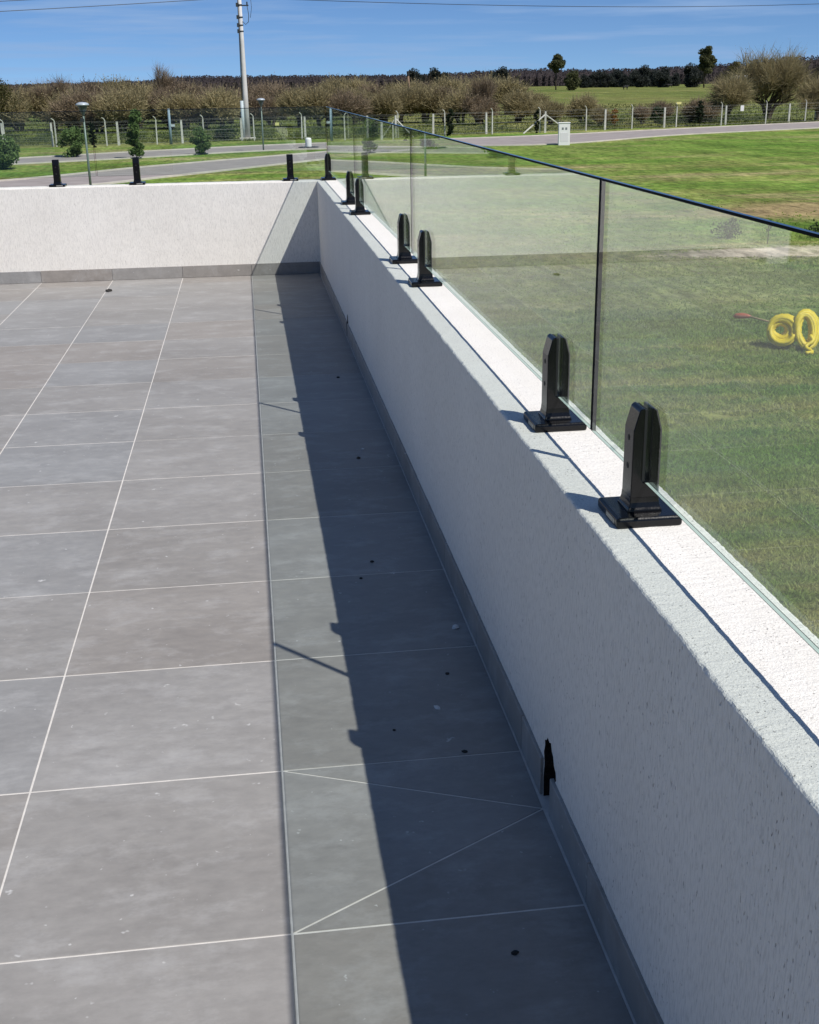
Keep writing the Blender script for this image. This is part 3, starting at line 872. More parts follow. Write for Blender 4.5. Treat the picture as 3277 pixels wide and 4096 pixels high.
def power_line(pts, label):
    mb = MB(); mb.tube(pts, 0.028, 5)
    tag(link('power_line', mb.mesh('power_line', M['cable'])), label, 'power line', 'overhead lines carried by the utility pole')
def rightline(dz, dy):
    return [(x, 114.4 + 0.3 * x + dy, 8.33 + dz + (0.0004 if x < 33 else 0.0006) * (x - 33) ** 2) for x in range(1, 120, 4)]
def leftline(dz, dy):
    return [(-x, 114.4 - 0.34 * x + dy, 8.75 + dz - 0.0745 * x + 0.0007 * x * x * 0.4) for x in [0.3 + 3.0 * i for i in range(28)]]
power_line(rightline(0, 0), 'dark overhead line sagging across the sky right of the utility pole')
power_line(leftline(0, 0), 'lower dark overhead line left of the utility pole')
power_line(leftline(0.78, 0.4), 'upper dark overhead line at the top left picture corner')

def street_lamp(loc, H, label):
    root = empty('street_lamp', loc)
    tag(root, label, 'street lamp', 'post top street lamps along the roads')
    p = MB(); p.tube([(0, 0, -0.05), (0, 0, 1.2), (0, 0, H - 0.55)], [0.062, 0.055, 0.042], 10)
    link('pole', p.mesh('pole', M['steel'], smooth=True), root)
    c = MB(); c.lathe([(0.045, H - 0.62), (0.06, H - 0.56), (0.09, H - 0.5), (0.17, H - 0.36), (0.22, H - 0.2), (0.235, H - 0.14)], 18)
    link('lamp_bowl', c.mesh('lamp_bowl', M['lamp_body'], smooth=True), root)
    c = MB(); c.lathe([(0.30, H - 0.15), (0.32, H - 0.135), (0.28, H - 0.07), (0.18, H - 0.02), (0.05, H)], 18)
    link('lamp_cap', c.mesh('lamp_cap', M['lamp_cap'], smooth=True), root)
    b = MB(); b.box(-0.16, 0.02, -0.05, 0.05, H - 0.88, H - 0.74)
    link('bracket', b.mesh('bracket', M['dark_steel']), root)
street_lamp((-7.40, 60.5, GZ), 4.02, 'nearer street lamp with grey domed cap, left of the utility pole')
street_lamp((1.42, 93.0, GZ), 3.72, 'farther dark street lamp just right of the utility pole')

def meter_pillar():
    root = empty('meter_pillar', (24.0, 91.9, GZ), rad(-10))
    tag(root, 'white masonry meter pillar with a pair of small meter windows beside the road', 'meter pillar')
    b = MB(); b.box(-0.42, 0.42, -0.3, 0.3, -0.05, 1.58)
    link('body', b.mesh('body', M['white_paint'], bevel=0.02), root)
    for x in (-0.12, 0.14):
        w = MB(); w.box(x - 0.07, x + 0.07, -0.312, -0.29, 1.12, 1.28)
        link('meter_window', w.mesh('meter_window', plain('meter_glass', (0.22, 0.23, 0.24), 0.3)), root)
    d = MB(); d.box(-0.3, 0.3, -0.308, -0.29, 0.25, 0.9)
    link('hatch', d.mesh('hatch', M['sign_white'], bevel=0.004), root)
    c = MB(); c.box(-0.45, 0.45, -0.33, 0.33, 1.58, 1.64)
    link('coping', c.mesh('coping', M['white_paint'], bevel=0.01), root)
meter_pillar()

def stub():
    root = empty('bollard', (4.95, 96.5, GZ))
    tag(root, 'short white bollard on a dark round footing at the road edge', 'bollard')
    b = MB(); b.lathe([(0.24, 0.02), (0.24, 0.62), (0.2, 0.70), (0.08, 0.74)], 16)
    link('body', b.mesh('body', M['white_paint'], smooth=False), root)
    f = MB(); f.lathe([(0.8, 0.0), (0.78, 0.06), (0.4, 0.09)], 20)
    link('footing', f.mesh('footing', M['dark_steel']), root)
stub()

def gatepost():
    root = empty('gate_post', (-6.1, 107.2, GZ))
    tag(root, 'tall blue-grey post with a small box, left of the utility pole', 'post')
    b = MB(); b.tube([(0, 0, -0.05), (0, 0, 2.85)], [0.13, 0.10], 10)
    link('shaft', b.mesh('shaft', M['blue_post'], smooth=True), root)
    b = MB(); b.box(0.08, 0.42, -0.12, 0.08, 1.42, 1.6)
    link('box', b.mesh('box', M['pvc'], bevel=0.01), root)
gatepost()

def thin_pole():
    root = empty('timber_pole', (24.0, 179.0, GZ))
    tag(root, 'slim brown timber pole rising out of the thicket', 'pole')
    b = MB(); b.tube([(0, 0, -0.1), (-0.1, 0, 3), (-0.25, 0, 5.7)], [0.2, 0.17, 0.14], 8)
    link('shaft', b.mesh('shaft', M['wood'], smooth=True), root)
    b = MB(); b.tube([(-0.25, 0, 5.5), (-0.27, 0, 6.1)], 0.19, 8)
    link('cap', b.mesh('cap', M['dark_steel']), root)
thin_pole()

def edge_pole():
    root = empty('concrete_post', (62.6, 130.6, GZ))
    tag(root, 'stout pale grey concrete post at the right picture edge behind the road', 'post')
    b = MB(); b.tube([(0, 0, -0.1), (0, 0, 2.7)], [0.34, 0.28], 12)
    link('shaft', b.mesh('shaft', M['pvc'], smooth=True), root)
    b = MB(); b.lathe([(0.30, 2.68), (0.30, 2.78), (0.1, 2.84)], 12)
    link('cap', b.mesh('cap', M['dark_steel']), root)
edge_pole()

def plate(x, y, z, w, h, mat, label):
    root = empty('sign_plate', (x, y, z)); tag(root, label, 'sign')
    b = MB(); b.box(-w / 2, w / 2, -0.015, 0.015, -h / 2, h / 2)
    link('board', b.mesh('board', M[mat], bevel=0.004), root)
    b = MB(); b.box(-w / 2 + 0.03, -w / 2 + 0.07, 0.013, 0.05, -h / 2, h / 2); b.box(w / 2 - 0.07, w / 2 - 0.03, 0.013, 0.05, -h / 2, h / 2)
    link('clip', b.mesh('clip', M['wire']), root)
plate(50.8, 123.1, GZ + 1.62, 0.36, 0.55, 'sign_white', 'small white plate hung on the fence at the far right')
plate(43.05, 120.35, GZ + 2.28, 0.5, 0.22, 'sign_yellow', 'small yellow plate on top of a thin fence post')
plate(3.0, 111.0, GZ + 1.35, 0.34, 0.24, 'sign_yellow', 'small pale yellow plate on the fence right of the far street lamp')

def shed():
    root = empty('shed', (128, 312, GZ), rad(12)); tag(root, 'tiny far white shed at the foot of the trees on the right', 'shed')
    b = MB(); b.box(-2.2, 2.2, -1.4, 1.4, 0, 4.1)
    link('wall', b.mesh('wall', M['bark']), root)
    b = MB(); b.v += [(-2.5, -1.8, 4.1), (2.5, -1.8, 4.1), (2.5, 1.8, 4.1), (-2.5, 1.8, 4.1), (-2.5, 0, 4.9), (2.5, 0, 4.9)]
    b.f += [(0, 1, 5, 4), (2, 3, 4, 5), (0, 4, 3), (1, 2, 5), (0, 3, 2, 1)]; b.m += [0] * 5
    link('roof', b.mesh('roof', M['white_paint']), root)
    b = MB(); b.box(-0.5, 0.5, -1.43, -1.38, 0, 2.1)
    link('door', b.mesh('door', M['dark_steel']), root)
shed()

# ------------------------------------------------------------------ things lying on the lawn
def coil_of_pipe():
    root = empty('pipe_coil', (9.50, 20.42, GZ + 0.0), rad(-24))
    root.scale = (1.15, 1.15, 1.15)
    tag(root, 'tangled coil of yellow corrugated pipe lying on the lawn at the right', 'pipe coil')
    def ribbed(pts, r):
        mb = MB()
        out, rr = [], []
        for i, p in enumerate(pts): out.append(p); rr.append(r * (1.12 if i % 2 else 0.9))
        mb.tube(out, rr, 6)
        return mb
    R_ = random.Random(4)
    def bundle(cx, cy, cz, rx, rz, r_in, turns, shear, depth, twist):
        pts = []
        n = turns * 30
        ph = [R_.uniform(0, 6.28) for _ in range(6)]
        for i in range(n):
            k = i / 30.0; a = 2 * math.pi * k
            f = r_in + (1 - r_in) * (0.5 - 0.5 * math.cos(k * 1.37 + ph[0])) * (0.9 + 0.1 * math.sin(k * 2.9))
            f += 0.05 * math.sin(a * 0.5 + ph[1]) + 0.03 * math.sin(a * 2.3 + ph[2])
            x = rx * f * math.cos(a); z = rz * f * math.sin(a)
            d = depth * math.sin(k * 2.1 + ph[3]) + 0.02 * math.sin(a * 1.7 + ph[4])
            pts.append((cx + x + shear * z, cy + d + 0.35 * z + twist * x, max(0.04, cz + z)))
        return pts
    def fat_coil(cx, cy, cz, rx, rz, minor, turns, twist, shear):
        pts = []
        for i in range(turns * 34):
            k = i / 34.0; a = 2 * math.pi * k
            j0 = int(k); f = k - j0
            def off(j):
                q = random.Random(j * 7 + turns); m = minor * math.sqrt(q.random()); t = j * 2.4
                return m * math.cos(t), m * math.sin(t)
            (u0, v0), (u1, v1) = off(j0), off(j0 + 1)
            e = f * f * (3 - 2 * f); u = u0 + (u1 - u0) * e; v = v0 + (v1 - v0) * e
            x = (rx + u) * math.cos(a); z = (rz + u) * math.sin(a)
            pts.append((cx + x + shear * z, cy + v * 1.25 + 0.42 * z + twist * x, max(0.035, cz + 0.9 * z)))
        return pts
    link('large_loop', ribbed(fat_coil(0, 0, 0.285, 0.180, 0.180, 0.125, 36, 0.0, 0.0), 0.033).mesh('large_loop', M['yellow'], smooth=True), root)
    link('small_loop', ribbed(fat_coil(0.36, -0.05, 0.32, 0.125, 0.25, 0.075, 15, 0.5, -0.14), 0.033).mesh('small_loop', M['yellow'], smooth=True), root)
    pts = [(0.42 + 0.05 * math.sin(i * 0.5), -0.16 - 0.014 * i, max(0.035, 0.26 - 0.25 * (i / 18) ** 0.7)) for i in range(22)]
    link('loose_end', ribbed(pts, 0.030).mesh('loose_end', M['yellow'], smooth=True), root)
coil_of_pipe()

def tool():
    root = empty('hand_tool', (9.85, 22.9, GZ + 0.05), rad(-8))
    tag(root, 'tool with an orange-red end lying on the grass left of the yellow pipe', 'tool')
    b = MB(); b.tube([(-0.02, 0.0, 0.09), (0.3, -0.25, 0.03), (0.62, -0.5, -0.02)], [0.022, 0.02, 0.018], 8)
    link('handle', b.mesh('handle', M['tan'], smooth=True), root)
    b = MB(); b.tube([(-0.22, 0.10, 0.05), (-0.17, 0.07, 0.065), (-0.06, 0.02, 0.075), (0.03, -0.03, 0.075), (0.1, -0.08, 0.07)], [0.02, 0.055, 0.062, 0.045, 0.022], 10)
    link('grip', b.mesh('grip', M['orange'], smooth=True), root)
tool()

# ------------------------------------------------------------------ vegetation builders
def leaf(mb, p, size, R_, up=0.3):
    d = Vector((R_.gauss(0, 1), R_.gauss(0, 1), R_.gauss(0, 1) + up)).normalized()
    e = d.orthogonal().normalized(); e = Matrix.Rotation(R_.uniform(0, 6.28), 3, d) @ e
    h = d.cross(e)
    a = size * R_.uniform(0.6, 1.3)
    p = Vector(p)
    n = len(mb.v)
    mb.v += [tuple(p - e * a * 0.32), tuple(p + h * a * 0.55 + d * a * 0.1), tuple(p + e * a * 0.32), tuple(p - h * a * 0.55)]
    mb.f.append((n, n + 1, n + 2, n + 3)); mb.m.append(0)

def bare_tree(seed, H, spread, twigs, twig_mat, tw=0.018, lean=0.55, leafbits=0, stems=1, clear=0.22, bits_mat=None, whip=0.34):
    """trunk with forked limbs; the crown is a haze of thin whips (and a few buds)"""
    R_ = random.Random(seed)
    tr, cr = MB(), MB()
    ends = []
    def grow(p, d, L, r, depth):
        pts = [p]; q = Vector(p); dd = Vector(d)
        for _ in range(3):
            dd = (dd + Vector((R_.gauss(0, 0.16), R_.gauss(0, 0.16), R_.gauss(0.04, 0.1)))).normalized()
            q = q + dd * (L / 3); pts.append(tuple(q))
        tr.tube(pts, [r, r * 0.86, r * 0.72, r * 0.6], 5, caps=False)
        ends.append((Vector(pts[2]), dd.copy(), depth)); ends.append((Vector(pts[3]), dd.copy(), depth))
        if depth >= 3: return
        for _ in range(R_.choice((2, 3, 3)) if depth else R_.choice((3, 4, 4))):
            an = R_.uniform(0, 6.283); t = R_.uniform(0.35, 0.95)
            nd_ = (dd * (1 - 0.35 * t) + Vector((math.cos(an) * spread * t, math.sin(an) * spread * t, lean * 0.35))).normalized()
            st = Vector(pts[R_.choice((2, 3, 3))])
            grow(tuple(st), nd_, L * R_.uniform(0.62, 0.85), r * 0.58, depth + 1)
    for s in range(stems):
        an = R_.uniform(0, 6.28)
        d0 = Vector((0.22 * math.cos(an) * (stems > 1) + R_.gauss(0, 0.06), 0.22 * math.sin(an) * (stems > 1) + R_.gauss(0, 0.06), 1)).normalized()
        grow((0.15 * math.cos(an) * (stems > 1), 0.15 * math.sin(an) * (stems > 1), -0.05), d0, H * (clear + 0.1), H * 0.022 + 0.02, 0)
    top = max(v[2] for v in tr.v)
    ends2 = [e for e in ends if e[2] >= 1]
    for i in range(twigs):
        p, d, dep = R_.choice(ends2)
        dd = (d + Vector((R_.gauss(0, 0.55), R_.gauss(0, 0.55), R_.gauss(lean, 0.4)))).normalized()
        L = H * whip * R_.uniform(0.35, 1.0)
        side = dd.orthogonal().normalized(); side = Matrix.Rotation(R_.uniform(0, 6.28), 3, dd) @ side
        w = tw * R_.uniform(0.6, 1.4)
        st = p + Vector((R_.gauss(0, 0.02), R_.gauss(0, 0.02), R_.gauss(0, 0.02))) * H
        mid = st + dd * L * 0.5 + Vector((R_.gauss(0, 1), R_.gauss(0, 1), R_.gauss(0, 1))) * L * 0.07
        en = st + dd * L + Vector((0, 0, R_.gauss(0, 0.06) * L))
        n = len(cr.v)
        cr.v += [tuple(st - side * w), tuple(st + side * w), tuple(mid + side * w * 0.8), tuple(mid - side * w * 0.8), tuple(en)]
        cr.f += [(n, n + 1, n + 2, n + 3), (n + 3, n + 2, n + 4)]; cr.m += [0, 0]
        for _ in range(leafbits):
            t = R_.uniform(0.25, 1.0)
            leaf(cr, st.lerp(en, t) + Vector((R_.gauss(0, 0.03), R_.gauss(0, 0.03), R_.gauss(0, 0.03))) * L, 0.075 * (tw / 0.018), R_)
    sc = H / max(v[2] for v in cr.v)
    tr.v = [(x * sc, y * sc, z * sc) for x, y, z in tr.v]; cr.v = [(x * sc, y * sc, z * sc) for x, y, z in cr.v]
    return tr.mesh('trunk', M['bark'], smooth=True), cr.mesh('crown', twig_mat)

def leafy_tree(seed, H, W, blobs, nleaf, size, mat, bark='bark', trunk_r=0.02, crown0=0.35):
    R_ = random.Random(seed)
    tr, cr = MB(), MB()
    tr.tube([(0, 0, -0.1), (R_.gauss(0, .02) * H, R_.gauss(0, .02) * H, H * 0.3), (R_.gauss(0, .02) * H, 0, H * 0.62), (0, 0, H * 0.86)],
            [H * trunk_r, H * trunk_r * 0.8, H * trunk_r * 0.5, H * trunk_r * 0.2], 7)
    cents = []
    for b in range(blobs):
        t = (b + 0.5) / blobs
        z = H * (crown0 + (0.97 - crown0) * t)
        prof = math.sin(math.pi * (0.12 + 0.8 * t)) ** 0.7
        an = R_.uniform(0, 6.28); rr = W * 0.5 * prof * R_.uniform(0.15, 0.8)
        c = Vector((math.cos(an) * rr, math.sin(an) * rr, z + R_.gauss(0, 0.03) * H))
        br = W * R_.uniform(0.13, 0.24)
        cents.append((c, br))
        tr.tube([(0, 0, max(0.15 * H, z - 0.22 * H)), tuple(c * 0.6 + Vector((0, 0, z * 0.36))), tuple(c)], [H * trunk_r * 0.35, H * trunk_r * 0.22, H * trunk_r * 0.08], 4, caps=False)
    for i in range(nleaf):
        c, br = R_.choice(cents)
        d = Vector((R_.gauss(0, 1), R_.gauss(0, 1), R_.gauss(0, 1))).normalized() * br * (R_.random() ** 0.4)
        leaf(cr, c + Vector((d.x, d.y, d.z * 0.75)), size, R_)
    return tr.mesh('trunk', M[bark], smooth=True), cr.mesh('crown', M[mat])

def put_tree(name, meshes, loc, rz, label, cat='tree', group=None, scale=1.0):
    root = empty(name, loc, rz)
    root.scale = (scale, scale, scale)
    tag(root, label, cat, group)
    link('trunk', meshes[0], root); link('crown', meshes[1], root)
    return root

def polar(az, d, z=GZ): return (d * math.sin(rad(az)), d * math.cos(rad(az)), z)

# thicket behind the fence: budding low trees, each its own thing
thick = [bare_tree(100 + i, 4.7, 1.25, 2600, M['twig_olive'] if i % 3 else M['twig_brown'], tw=0.022, lean=0.22, leafbits=2, stems=3 + (i % 2), clear=0.045, whip=0.27) for i in range(6)]
R1 = random.Random(21)
def thicket(az0, az1, d0, d1, n, label, group, smin, smax):
    for i in range(n):
        az = az0 + (az1 - az0) * (i + R1.uniform(0.1, 0.9)) / n
        d = R1.uniform(d0, d1)
        s = R1.uniform(smin, smax)
        put_tree('thicket_tree', R1.choice(thick), polar(az, d), R1.uniform(0, 6.28), label, 'tree', group, s)
thicket(-12.5, -0.4, 136, 156, 14, 'low olive-brown budding tree in the front thicket row, left of the utility pole', 'front thicket trees left of the utility pole', 0.95, 1.15)
thicket(-12.5, -0.4, 156, 195, 18, 'hazy brown tree deep in the thicket, left of the utility pole', 'rear thicket trees left of the utility pole', 1.2, 1.42)
thicket(0.2, 11.5, 140, 160, 12, 'low olive-brown budding tree in the front thicket row, right of the utility pole', 'front thicket trees right of the utility pole', 0.92, 1.12)
thicket(0.2, 12.4, 162, 205, 16, 'hazy brown tree deep in the thicket, right of the utility pole', 'rear thicket trees right of the utility pole', 1.2, 1.42)
for az, d, s in ((12.5, 146, 0.9), (13.3, 158, 0.85), (14.0, 138, 0.66), (15.5, 140, 0.78), (16.2, 132, 0.5), (18.1, 137, 0.5), (18.9, 140, 0.6), (20.6, 138, 0.74)):
    put_tree('thicket_tree', R1.choice(thick), polar(az, d), R1.uniform(0, 6.28), 'small sparse brown tree standing alone before the open pasture', 'tree', 'sparse trees before the pasture', s)

spire = bare_tree(301, 8.2, 0.8, 1500, M['twig_brown'], tw=0.020, lean=0.5, leafbits=0, stems=1, clear=0.26, whip=0.30)
put_tree('bare_tree', spire, polar(-3.55, 168), 0.4, 'leafless tree fanning above the thicket skyline, left of the utility pole')
spire2 = bare_tree(302, 6.6, 0.8, 1700, M['twig_brown'], tw=0.020, lean=0.5, stems=2, clear=0.2)
put_tree('bare_tree', spire2, polar(-8.2, 150), 1.4, 'rounded leafless tree above the thicket near the left picture edge')
spire3 = bare_tree(303, 6.3, 0.75, 1600, M['twig_brown'], tw=0.018, lean=0.5, stems=1, clear=0.2)
put_tree('bare_tree', spire3, polar(10.95, 142), 2.0, 'dark-trunked leafless tree right of the slim brown pole')
big = bare_tree(305, 8.8, 1.35, 5200, M['twig_olive'], tw=0.019, lean=0.42, leafbits=1, stems=4, clear=0.12, whip=0.24)
put_tree('bare_tree', big, polar(23.5, 150), 0.7, 'large spreading bare tree with upright whips at the right')
big2 = bare_tree(306, 6.0, 1.5, 3600, M['twig_olive'], tw=0.020, lean=0.15, leafbits=1, stems=3, clear=0.12)
put_tree('bare_tree', big2, polar(21.7, 141), 2.2, 'bushy olive tree crowding the left side of the large bare tree')
put_tree('bare_tree', big2, polar(25.6, 144), 4.0, 'bushy olive tree at the right picture edge', scale=0.92)

put_tree('evergreen_tree', leafy_tree(11, 5.4, 5.6, 22, 5200, 0.16, 'leaf_olive', crown0=0.15), polar(-10.4, 136), 0.3, 'dense dark olive evergreen at the left picture edge')
put_tree('tall_gum_tree', leafy_tree(12, 17.8, 9.8, 26, 7000, 0.85, 'leaf_gum', crown0=0.42, trunk_r=0.022), polar(20.72, 600), 0.2, 'tall tree with a high rounded crown on the far skyline')
put_tree('umbrella_tree', leafy_tree(13, 14.6, 8.8, 16, 4200, 0.85, 'leaf_gum', crown0=0.62, trunk_r=0.024), polar(14.22, 600), 0.2, 'far tree with a flat umbrella crown on a thin trunk')
put_tree('round_tree', leafy_tree(14, 7.2, 9.6, 16, 4000, 0.7, 'leaf_gum', crown0=0.15), polar(14.95, 560), 0.2, 'greyish rounded tree beside the umbrella-crowned tree')
put_tree('round_tree', leafy_tree(15, 9.0, 8.0, 16, 2400, 0.42, 'leaf_olive', crown0=0.12), polar(21.95, 420), 0.2, 'brown-olive rounded tree right of the tall skyline tree')
rb = leafy_tree(16, 9.5, 13.5, 26, 5000, 0.8, 'leaf_far', crown0=0.06)
for az, d, s, lab in ((18.0, 690, 1.0, 'dark rounded tree in the far tree line below the open sky'), (19.0, 660, 0.9, 'dark tree of the far line just left of the tall skyline tree'),
                      (16.9, 720, 0.85, 'long low dark clump in the far line behind the cattle'), (16.1, 730, 0.8, 'leftmost dark clump in the far line behind the cattle'),
                      (7.9, 640, 0.98, 'left one of two dark rounded trees on the skyline above the thicket'), (8.85, 640, 1.0, 'right one of two dark rounded trees on the skyline above the thicket'),
                      (20.2, 640, 1.0, 'dark bushy tree at the foot of the tall skyline tree'), (11.7, 700, 1.05, 'dark rounded tree on the far ridge above the small field trees')):
    put_tree('far_tree', rb, polar(az, d), az, lab, 'tree', 'dark trees of the far line', s)

for i in range(13):
    az = 15.5 + i * 0.33 + R1.uniform(-0.1, 0.1)
    put_tree('far_tree', rb, polar(az, R1.uniform(700, 760)), R1.uniform(0, 6), 'dark tree merged into the continuous far belt behind the pasture', 'tree', 'merged trees of the far belt', R1.uniform(0.62, 0.86))

def shrub(name, seed, loc, H, W, n, size, mat, label, crown0=0.1, blobs=12, cat='shrub'):
    put_tree(name, leafy_tree(seed, H, W, blobs * 2, int(n * 1.4), size, mat, crown0=crown0, trunk_r=0.014), loc, seed, label, cat)
shrub('bush', 31, (-14.7, 78.4, GZ), 1.75, 2.4, 2600, 0.17, 'leaf_mid', 'rounded green bush cut by the left picture edge')
shrub('bush', 32, (-11.95, 90.6, GZ), 1.85, 2.1, 2400, 0.17, 'leaf_mid', 'rounded green bush left of the near street lamp', 0.1)
shrub('sapling', 33, (-7.35, 87.0, GZ), 3.1, 1.4, 2800, 0.18, 'leaf_mid', 'slender leafy green sapling behind the middle far spigot', 0.12, 14, 'tree')
shrub('bush', 34, (-3.03, 90.0, GZ), 1.75, 1.7, 2200, 0.17, 'leaf_mid', 'loose green shrub left of the utility pole', 0.12)
shrub('conifer', 35, (-12.2, 104.4, GZ), 2.0, 0.75, 900, 0.13, 'leaf_black', 'narrow dark conifer behind the near street lamp', 0.06, 12, 'tree')
shrub('conifer', 36, (18.5, 111.3, GZ), 2.35, 0.95, 1000, 0.14, 'leaf_black', 'narrow dark conifer in front of the fence above the glass edge', 0.05, 12, 'tree')
shrub('conifer', 37, (27.0, 113.4, GZ), 2.15, 0.62, 800, 0.13, 'leaf_black', 'thin dark conifer just left of the braced fence post', 0.05, 12, 'tree')
shrub('conifer', 38, (45.4, 120.6, GZ), 2.45, 1.05, 1000, 0.14, 'leaf_black', 'spade-shaped dark conifer at the fence on the right', 0.16, 12, 'tree')
shrub('conifer', 39, (7.8, 112.6, GZ), 1.75, 0.95, 700, 0.14, 'leaf_black', 'small round dark shrub behind the fence near the glass corner', 0.3, 10)
shrub('bush', 40, (36.0, 118.6, GZ), 1.9, 1.1, 500, 0.14, 'leaf_orange', 'small orange-brown leafed shrub at the fence', 0.3, 8)
shrub('bush', 41, (42.4, 124.5, GZ), 1.9, 1.6, 700, 0.16, 'leaf_dark', 'dark green shrub behind the fence left of the spade-shaped conifer', 0.15, 8)
shrub('bush', 42, (-1.6, 112.5, GZ), 1.1, 2.6, 900, 0.16, 'leaf_dark', 'low dark bush at the foot of the utility pole', 0.1, 10)
shrub('bush', 43, (49.5, 131.0, GZ), 1.9, 4.2, 1400, 0.20, 'leaf_dark', 'broad dark green shrub under the large bare tree', 0.1, 12)
shrub('bush', 44, (14.6, 35.6, GZ), 0.55, 1.2, 500, 0.07, 'leaf_dark', 'low dark weed clump beyond the sandy patch on the lawn', 0.05, 8, 'weed')
shrub('bush', 45, (17.6, 34.9, GZ), 0.5, 2.0, 700, 0.08, 'leaf_dark', 'dark weed clump at the right picture edge beyond the sandy patch', 0.05, 8, 'weed')

def weed():
    root = empty('seedling', (15.2, 34.2, GZ)); tag(root, 'spindly dark seedling at the edge of the sandy patch', 'plant')
    R_ = random.Random(5)
    s = MB(); s.tube([(0, 0, -0.02), (0.02, 0, 0.3), (0.0, 0, 0.6)], [0.015, 0.012, 0.008], 5); s.tube([(0.01, 0, 0.36), (0.12, 0, 0.52)], 0.008, 5)
    link('stem', s.mesh('stem', M['bark']), root)
    for c in ((0.0, 0, 0.6), (0.13, 0, 0.55), (-0.04, 0, 0.42), (0.05, 0, 0.5)):
        lf = MB()
        for _ in range(14): leaf(lf, Vector(c) + Vector((R_.gauss(0, .03), R_.gauss(0, .03), R_.gauss(0, .04))), 0.06, R_)
        link('leaf_cluster', lf.mesh('leaf_cluster', M['leaf_dark']), root)
weed()

# uncountable cover
def undergrowth():
    R_ = random.Random(77); mb = MB()
    for i in range(520):
        x = R_.uniform(-34, 62); base = 112.5 + max(0, x - 5) * 0.30 + (0 if x > -10 else -1.5)
        y = base + 1.5 + abs(R_.gauss(0, 9))
        if 30 < x < 44 and R_.random() < 0.5: continue
        if noise.noise(Vector((x * 0.12, y * 0.12, 4))) < -0.05: continue
        h = R_.uniform(0.35, 1.25); w = R_.uniform(0.7, 2.0)
        for k in range(100):
            a = R_.uniform(0, 6.28); r = w * 0.5 * R_.random() ** 0.5
            leaf(mb, (x + r * math.cos(a), y + r * math.sin(a), GZ + h * R_.uniform(0.05, 1) * (1 - 0.6 * (r / (w * .5)) ** 2)), 0.14, R_)
    tag(link('undergrowth', mb.mesh('undergrowth', M['under'])), 'tangled dark green weeds and brambles behind the fences', kind='stuff')
undergrowth()

def pasture_grass():
    R_ = random.Random(78); mb = MB()
    for i in range(34000):
        x = R_.uniform(-40, 70); base = 110.5 + max(0, x - 5) * 0.28
        y = base + 110 * R_.random() ** 2.2
        x *= max(1, y / 130)
        h = R_.uniform(0.06, 0.24) * (1 + (y - 110) / 200); w = 0.05 * (1 + (y - 110) / 80)
        a = R_.uniform(0, 3.14); dx, dy = math.cos(a) * w, math.sin(a) * w
        n = len(mb.v); l1, l2 = R_.gauss(0, .12), R_.gauss(0, .12)
        mb.v += [(x - dx, y - dy, GZ - .01), (x + dx, y + dy, GZ - .01), (x + l1, y + l2, GZ + h)]
        mb.f.append((n, n + 1, n + 2)); mb.m.append(0)
    tag(link('pasture_grass', mb.mesh('pasture_grass', M['reed'])), 'rough uncut grass of the pasture behind the fences', kind='stuff')
pasture_grass()

def lawn_grass():
    R_ = random.Random(79); mb = MB()
    v, f = mb.v, mb.f
    for i in range(185000):
        near = i % 3 == 0
        r = 8.0 * ((26.0 if near else 78.0) / 8.0) ** R_.random()
        if r > 24 and R_.random() < (r - 24) / 30: continue
        az = rad(R_.uniform(-2, 28.5)) if R_.random() < 0.93 else rad(R_.uniform(-11, 0))
        x, y = r * math.sin(az), r * math.cos(az)
        if x < XO + 0.05 and y < YOUT + 0.1: continue
        if y > 88 and x < 25: continue
        if x < 13 and y > 50: continue
        e = ((x - 15.3) / 3.6) ** 2 + ((y - 32.5) / 0.9) ** 2
        if e < 1.0: continue
        if ((x - 20.5) / 4.0) ** 2 + ((y - 42.8) / 3.0) ** 2 < 1 and R_.random() < 0.8: continue
        if noise.noise(Vector((x * 0.9, y * 0.9, 0))) < -0.55: continue
        k = 1 + r / 40
        h = R_.uniform(0.015, 0.045) * (1 + 0.7 * max(0, noise.noise(Vector((x * 0.35, y * 0.35, 7))))) ; w = 0.0045 * k * (1 + r / 30); h *= 1 + r / 70
        if near: h *= 1.7; w *= 1.25
        for b in range(3):
            a = R_.uniform(0, 3.14); dx, dy = math.cos(a) * w, math.sin(a) * w
            ox, oy = R_.gauss(0, .03), R_.gauss(0, .03)
            n = len(v)
            v.extend([(x + ox - dx, y + oy - dy, GZ - .004), (x + ox + dx, y + oy + dy, GZ - .004), (x + ox + R_.gauss(0, .05), y + oy + R_.gauss(0, .05), GZ + h * R_.uniform(.6, 1))])
            f.append((n, n + 1, n + 2))
    mb.m = [0] * len(f)
    tag(link('lawn_grass', mb.mesh('lawn_grass', M['blade'])), 'short patchy grass blades of the lawn', kind='stuff')
lawn_grass()

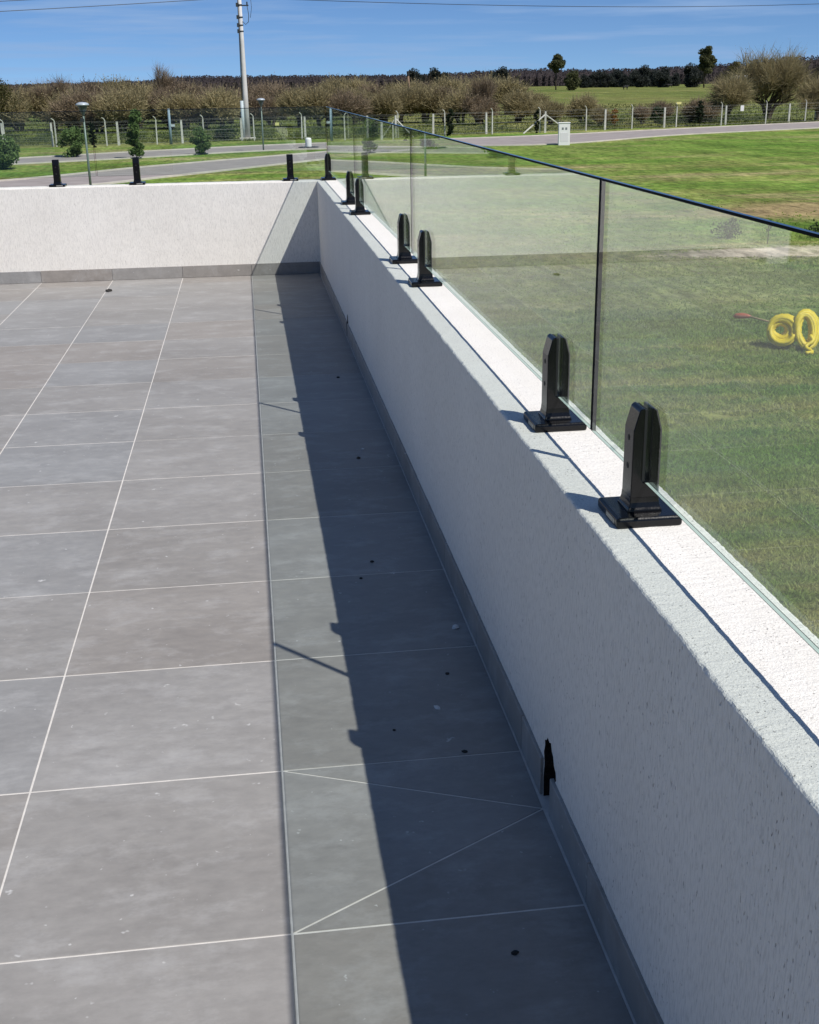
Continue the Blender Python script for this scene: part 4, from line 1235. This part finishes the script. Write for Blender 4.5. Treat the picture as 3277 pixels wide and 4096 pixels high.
def far_woods():
    R_ = random.Random(80); mb = MB()
    prof = [(-14, 7.2), (-9, 7.0), (-6, 7.6), (-3.6, 8.6), (-2.6, 11.0), (0, 10.4), (3, 10.0), (6, 9.4), (9, 9.6), (11.5, 11.5), (13, 12.2), (16, 10.6), (19, 11.6), (22, 13.6), (24, 16.4), (27, 17.6), (31, 17)]
    def top(az):
        for (a, h), (b, k) in zip(prof, prof[1:]):
            if a <= az <= b: return h + (k - h) * (az - a) / (b - a)
        return 8
    azs = [-14 + 0.06 * i for i in range(751)]
    n0 = len(mb.v)
    for az in azs:
        h = top(az) * (0.93 + 0.09 * noise.noise(Vector((az * 2.3, 0, 0))) + 0.08 * noise.noise(Vector((az * 9, 3, 0))) + 0.05 * noise.noise(Vector((az * 31, 5, 0))))
        for d, f in ((935, 0.0), (938, 0.62), (946, 0.88), (965, 1.0), (1060, 0.9), (1062, 0)):
            dd = d + 5 * noise.noise(Vector((az * 6, d * 0.1, 1)))
            x, y, _ = polar(az, dd); mb.v.append((x, y, GZ + h * f))
    for i in range(len(azs) - 1):
        for k in range(5):
            a = n0 + i * 6 + k; mb.f.append((a, a + 6, a + 7, a + 1)); mb.m.append(0)
    for i in range(45000):
        az = R_.uniform(-14, 31)
        d = R_.uniform(926, 968)
        h = top(az) * (1 + 0.10 * noise.noise(Vector((az * 2.3, 0, 0))) + 0.07 * noise.noise(Vector((az * 9, 3, 0))))
        z = h * (1 - R_.random() ** 1.5) + R_.gauss(0, 0.25)
        x, y, _ = polar(az, d)
        leaf(mb, (x, y, GZ + max(z, 0.2)), 1.15, R_)
    tag(link('far_woodland', mb.mesh('far_woodland', M['wood_far'])), 'long dark line of bare woodland along the horizon', kind='stuff')
far_woods()

# ------------------------------------------------------------------ cattle in the pasture
def cow_mesh():
    me = bpy.data.meshes.new('body')
    J = [((0, 0, 1.05), .34), ((0.55, 0, 1.08), .33), ((1.0, 0, 1.15), .27), ((1.35, 0, 1.28), .17), ((1.62, 0, 1.22), .15), ((1.9, 0, 1.02), .09),
         ((-0.55, 0, 1.1), .31), ((-0.78, 0, 1.12), .2),
         ((0.75, .2, .8), .15), ((0.78, .2, .42), .08), ((0.74, .2, .02), .07), ((0.75, -.2, .8), .15), ((0.78, -.2, .42), .08), ((0.74, -.2, .02), .07),
         ((-0.6, .2, .82), .18), ((-0.7, .2, .45), .09), ((-0.64, .2, .02), .07), ((-0.6, -.2, .82), .18), ((-0.7, -.2, .45), .09), ((-0.64, -.2, .02), .07),
         ((-0.92, 0, .95), .04), ((-0.95, 0, .5), .03)]
    E = [(0, 1), (1, 2), (2, 3), (3, 4), (4, 5), (0, 6), (6, 7), (1, 8), (8, 9), (9, 10), (1, 11), (11, 12), (12, 13), (6, 14), (14, 15), (15, 16), (6, 17), (17, 18), (18, 19), (7, 20), (20, 21)]
    me.from_pydata([j[0] for j in J], E, [])
    o = bpy.data.objects.new('tmp', me); COL.objects.link(o)
    md = o.modifiers.new('s', 'SKIN')
    for i, sv in enumerate(me.skin_vertices[0].data): sv.radius = (J[i][1], J[i][1]); sv.use_root = (i == 0)
    o.modifiers.new('d', 'SUBSURF').levels = 1
    bpy.context.view_layer.update()
    nm = bpy.data.meshes.new_from_object(o.evaluated_get(bpy.context.evaluated_depsgraph_get()))
    bpy.data.objects.remove(o, do_unlink=True)
    nm.materials.clear(); nm.materials.append(M['hide'])
    return nm
cow = cow_mesh()
for az, d, rz, lab in ((17.3, 560, 0.3, 'leftmost black cow grazing alone in the far pasture'), (19.25, 640, 3.0, 'black cow grazing in the middle of the far pasture'),
                       (18.85, 660, 0.2, 'small black cow just left of the middle cow in the far pasture'), (21.3, 520, 2.7, 'black cow grazing at the right below the tall skyline tree')):
    o = link('cow', cow, None, polar(az, d), rz); o.scale = (1.25, 1.25, 1.25)
    tag(o, lab, 'cow', 'black cattle grazing in the far pasture')
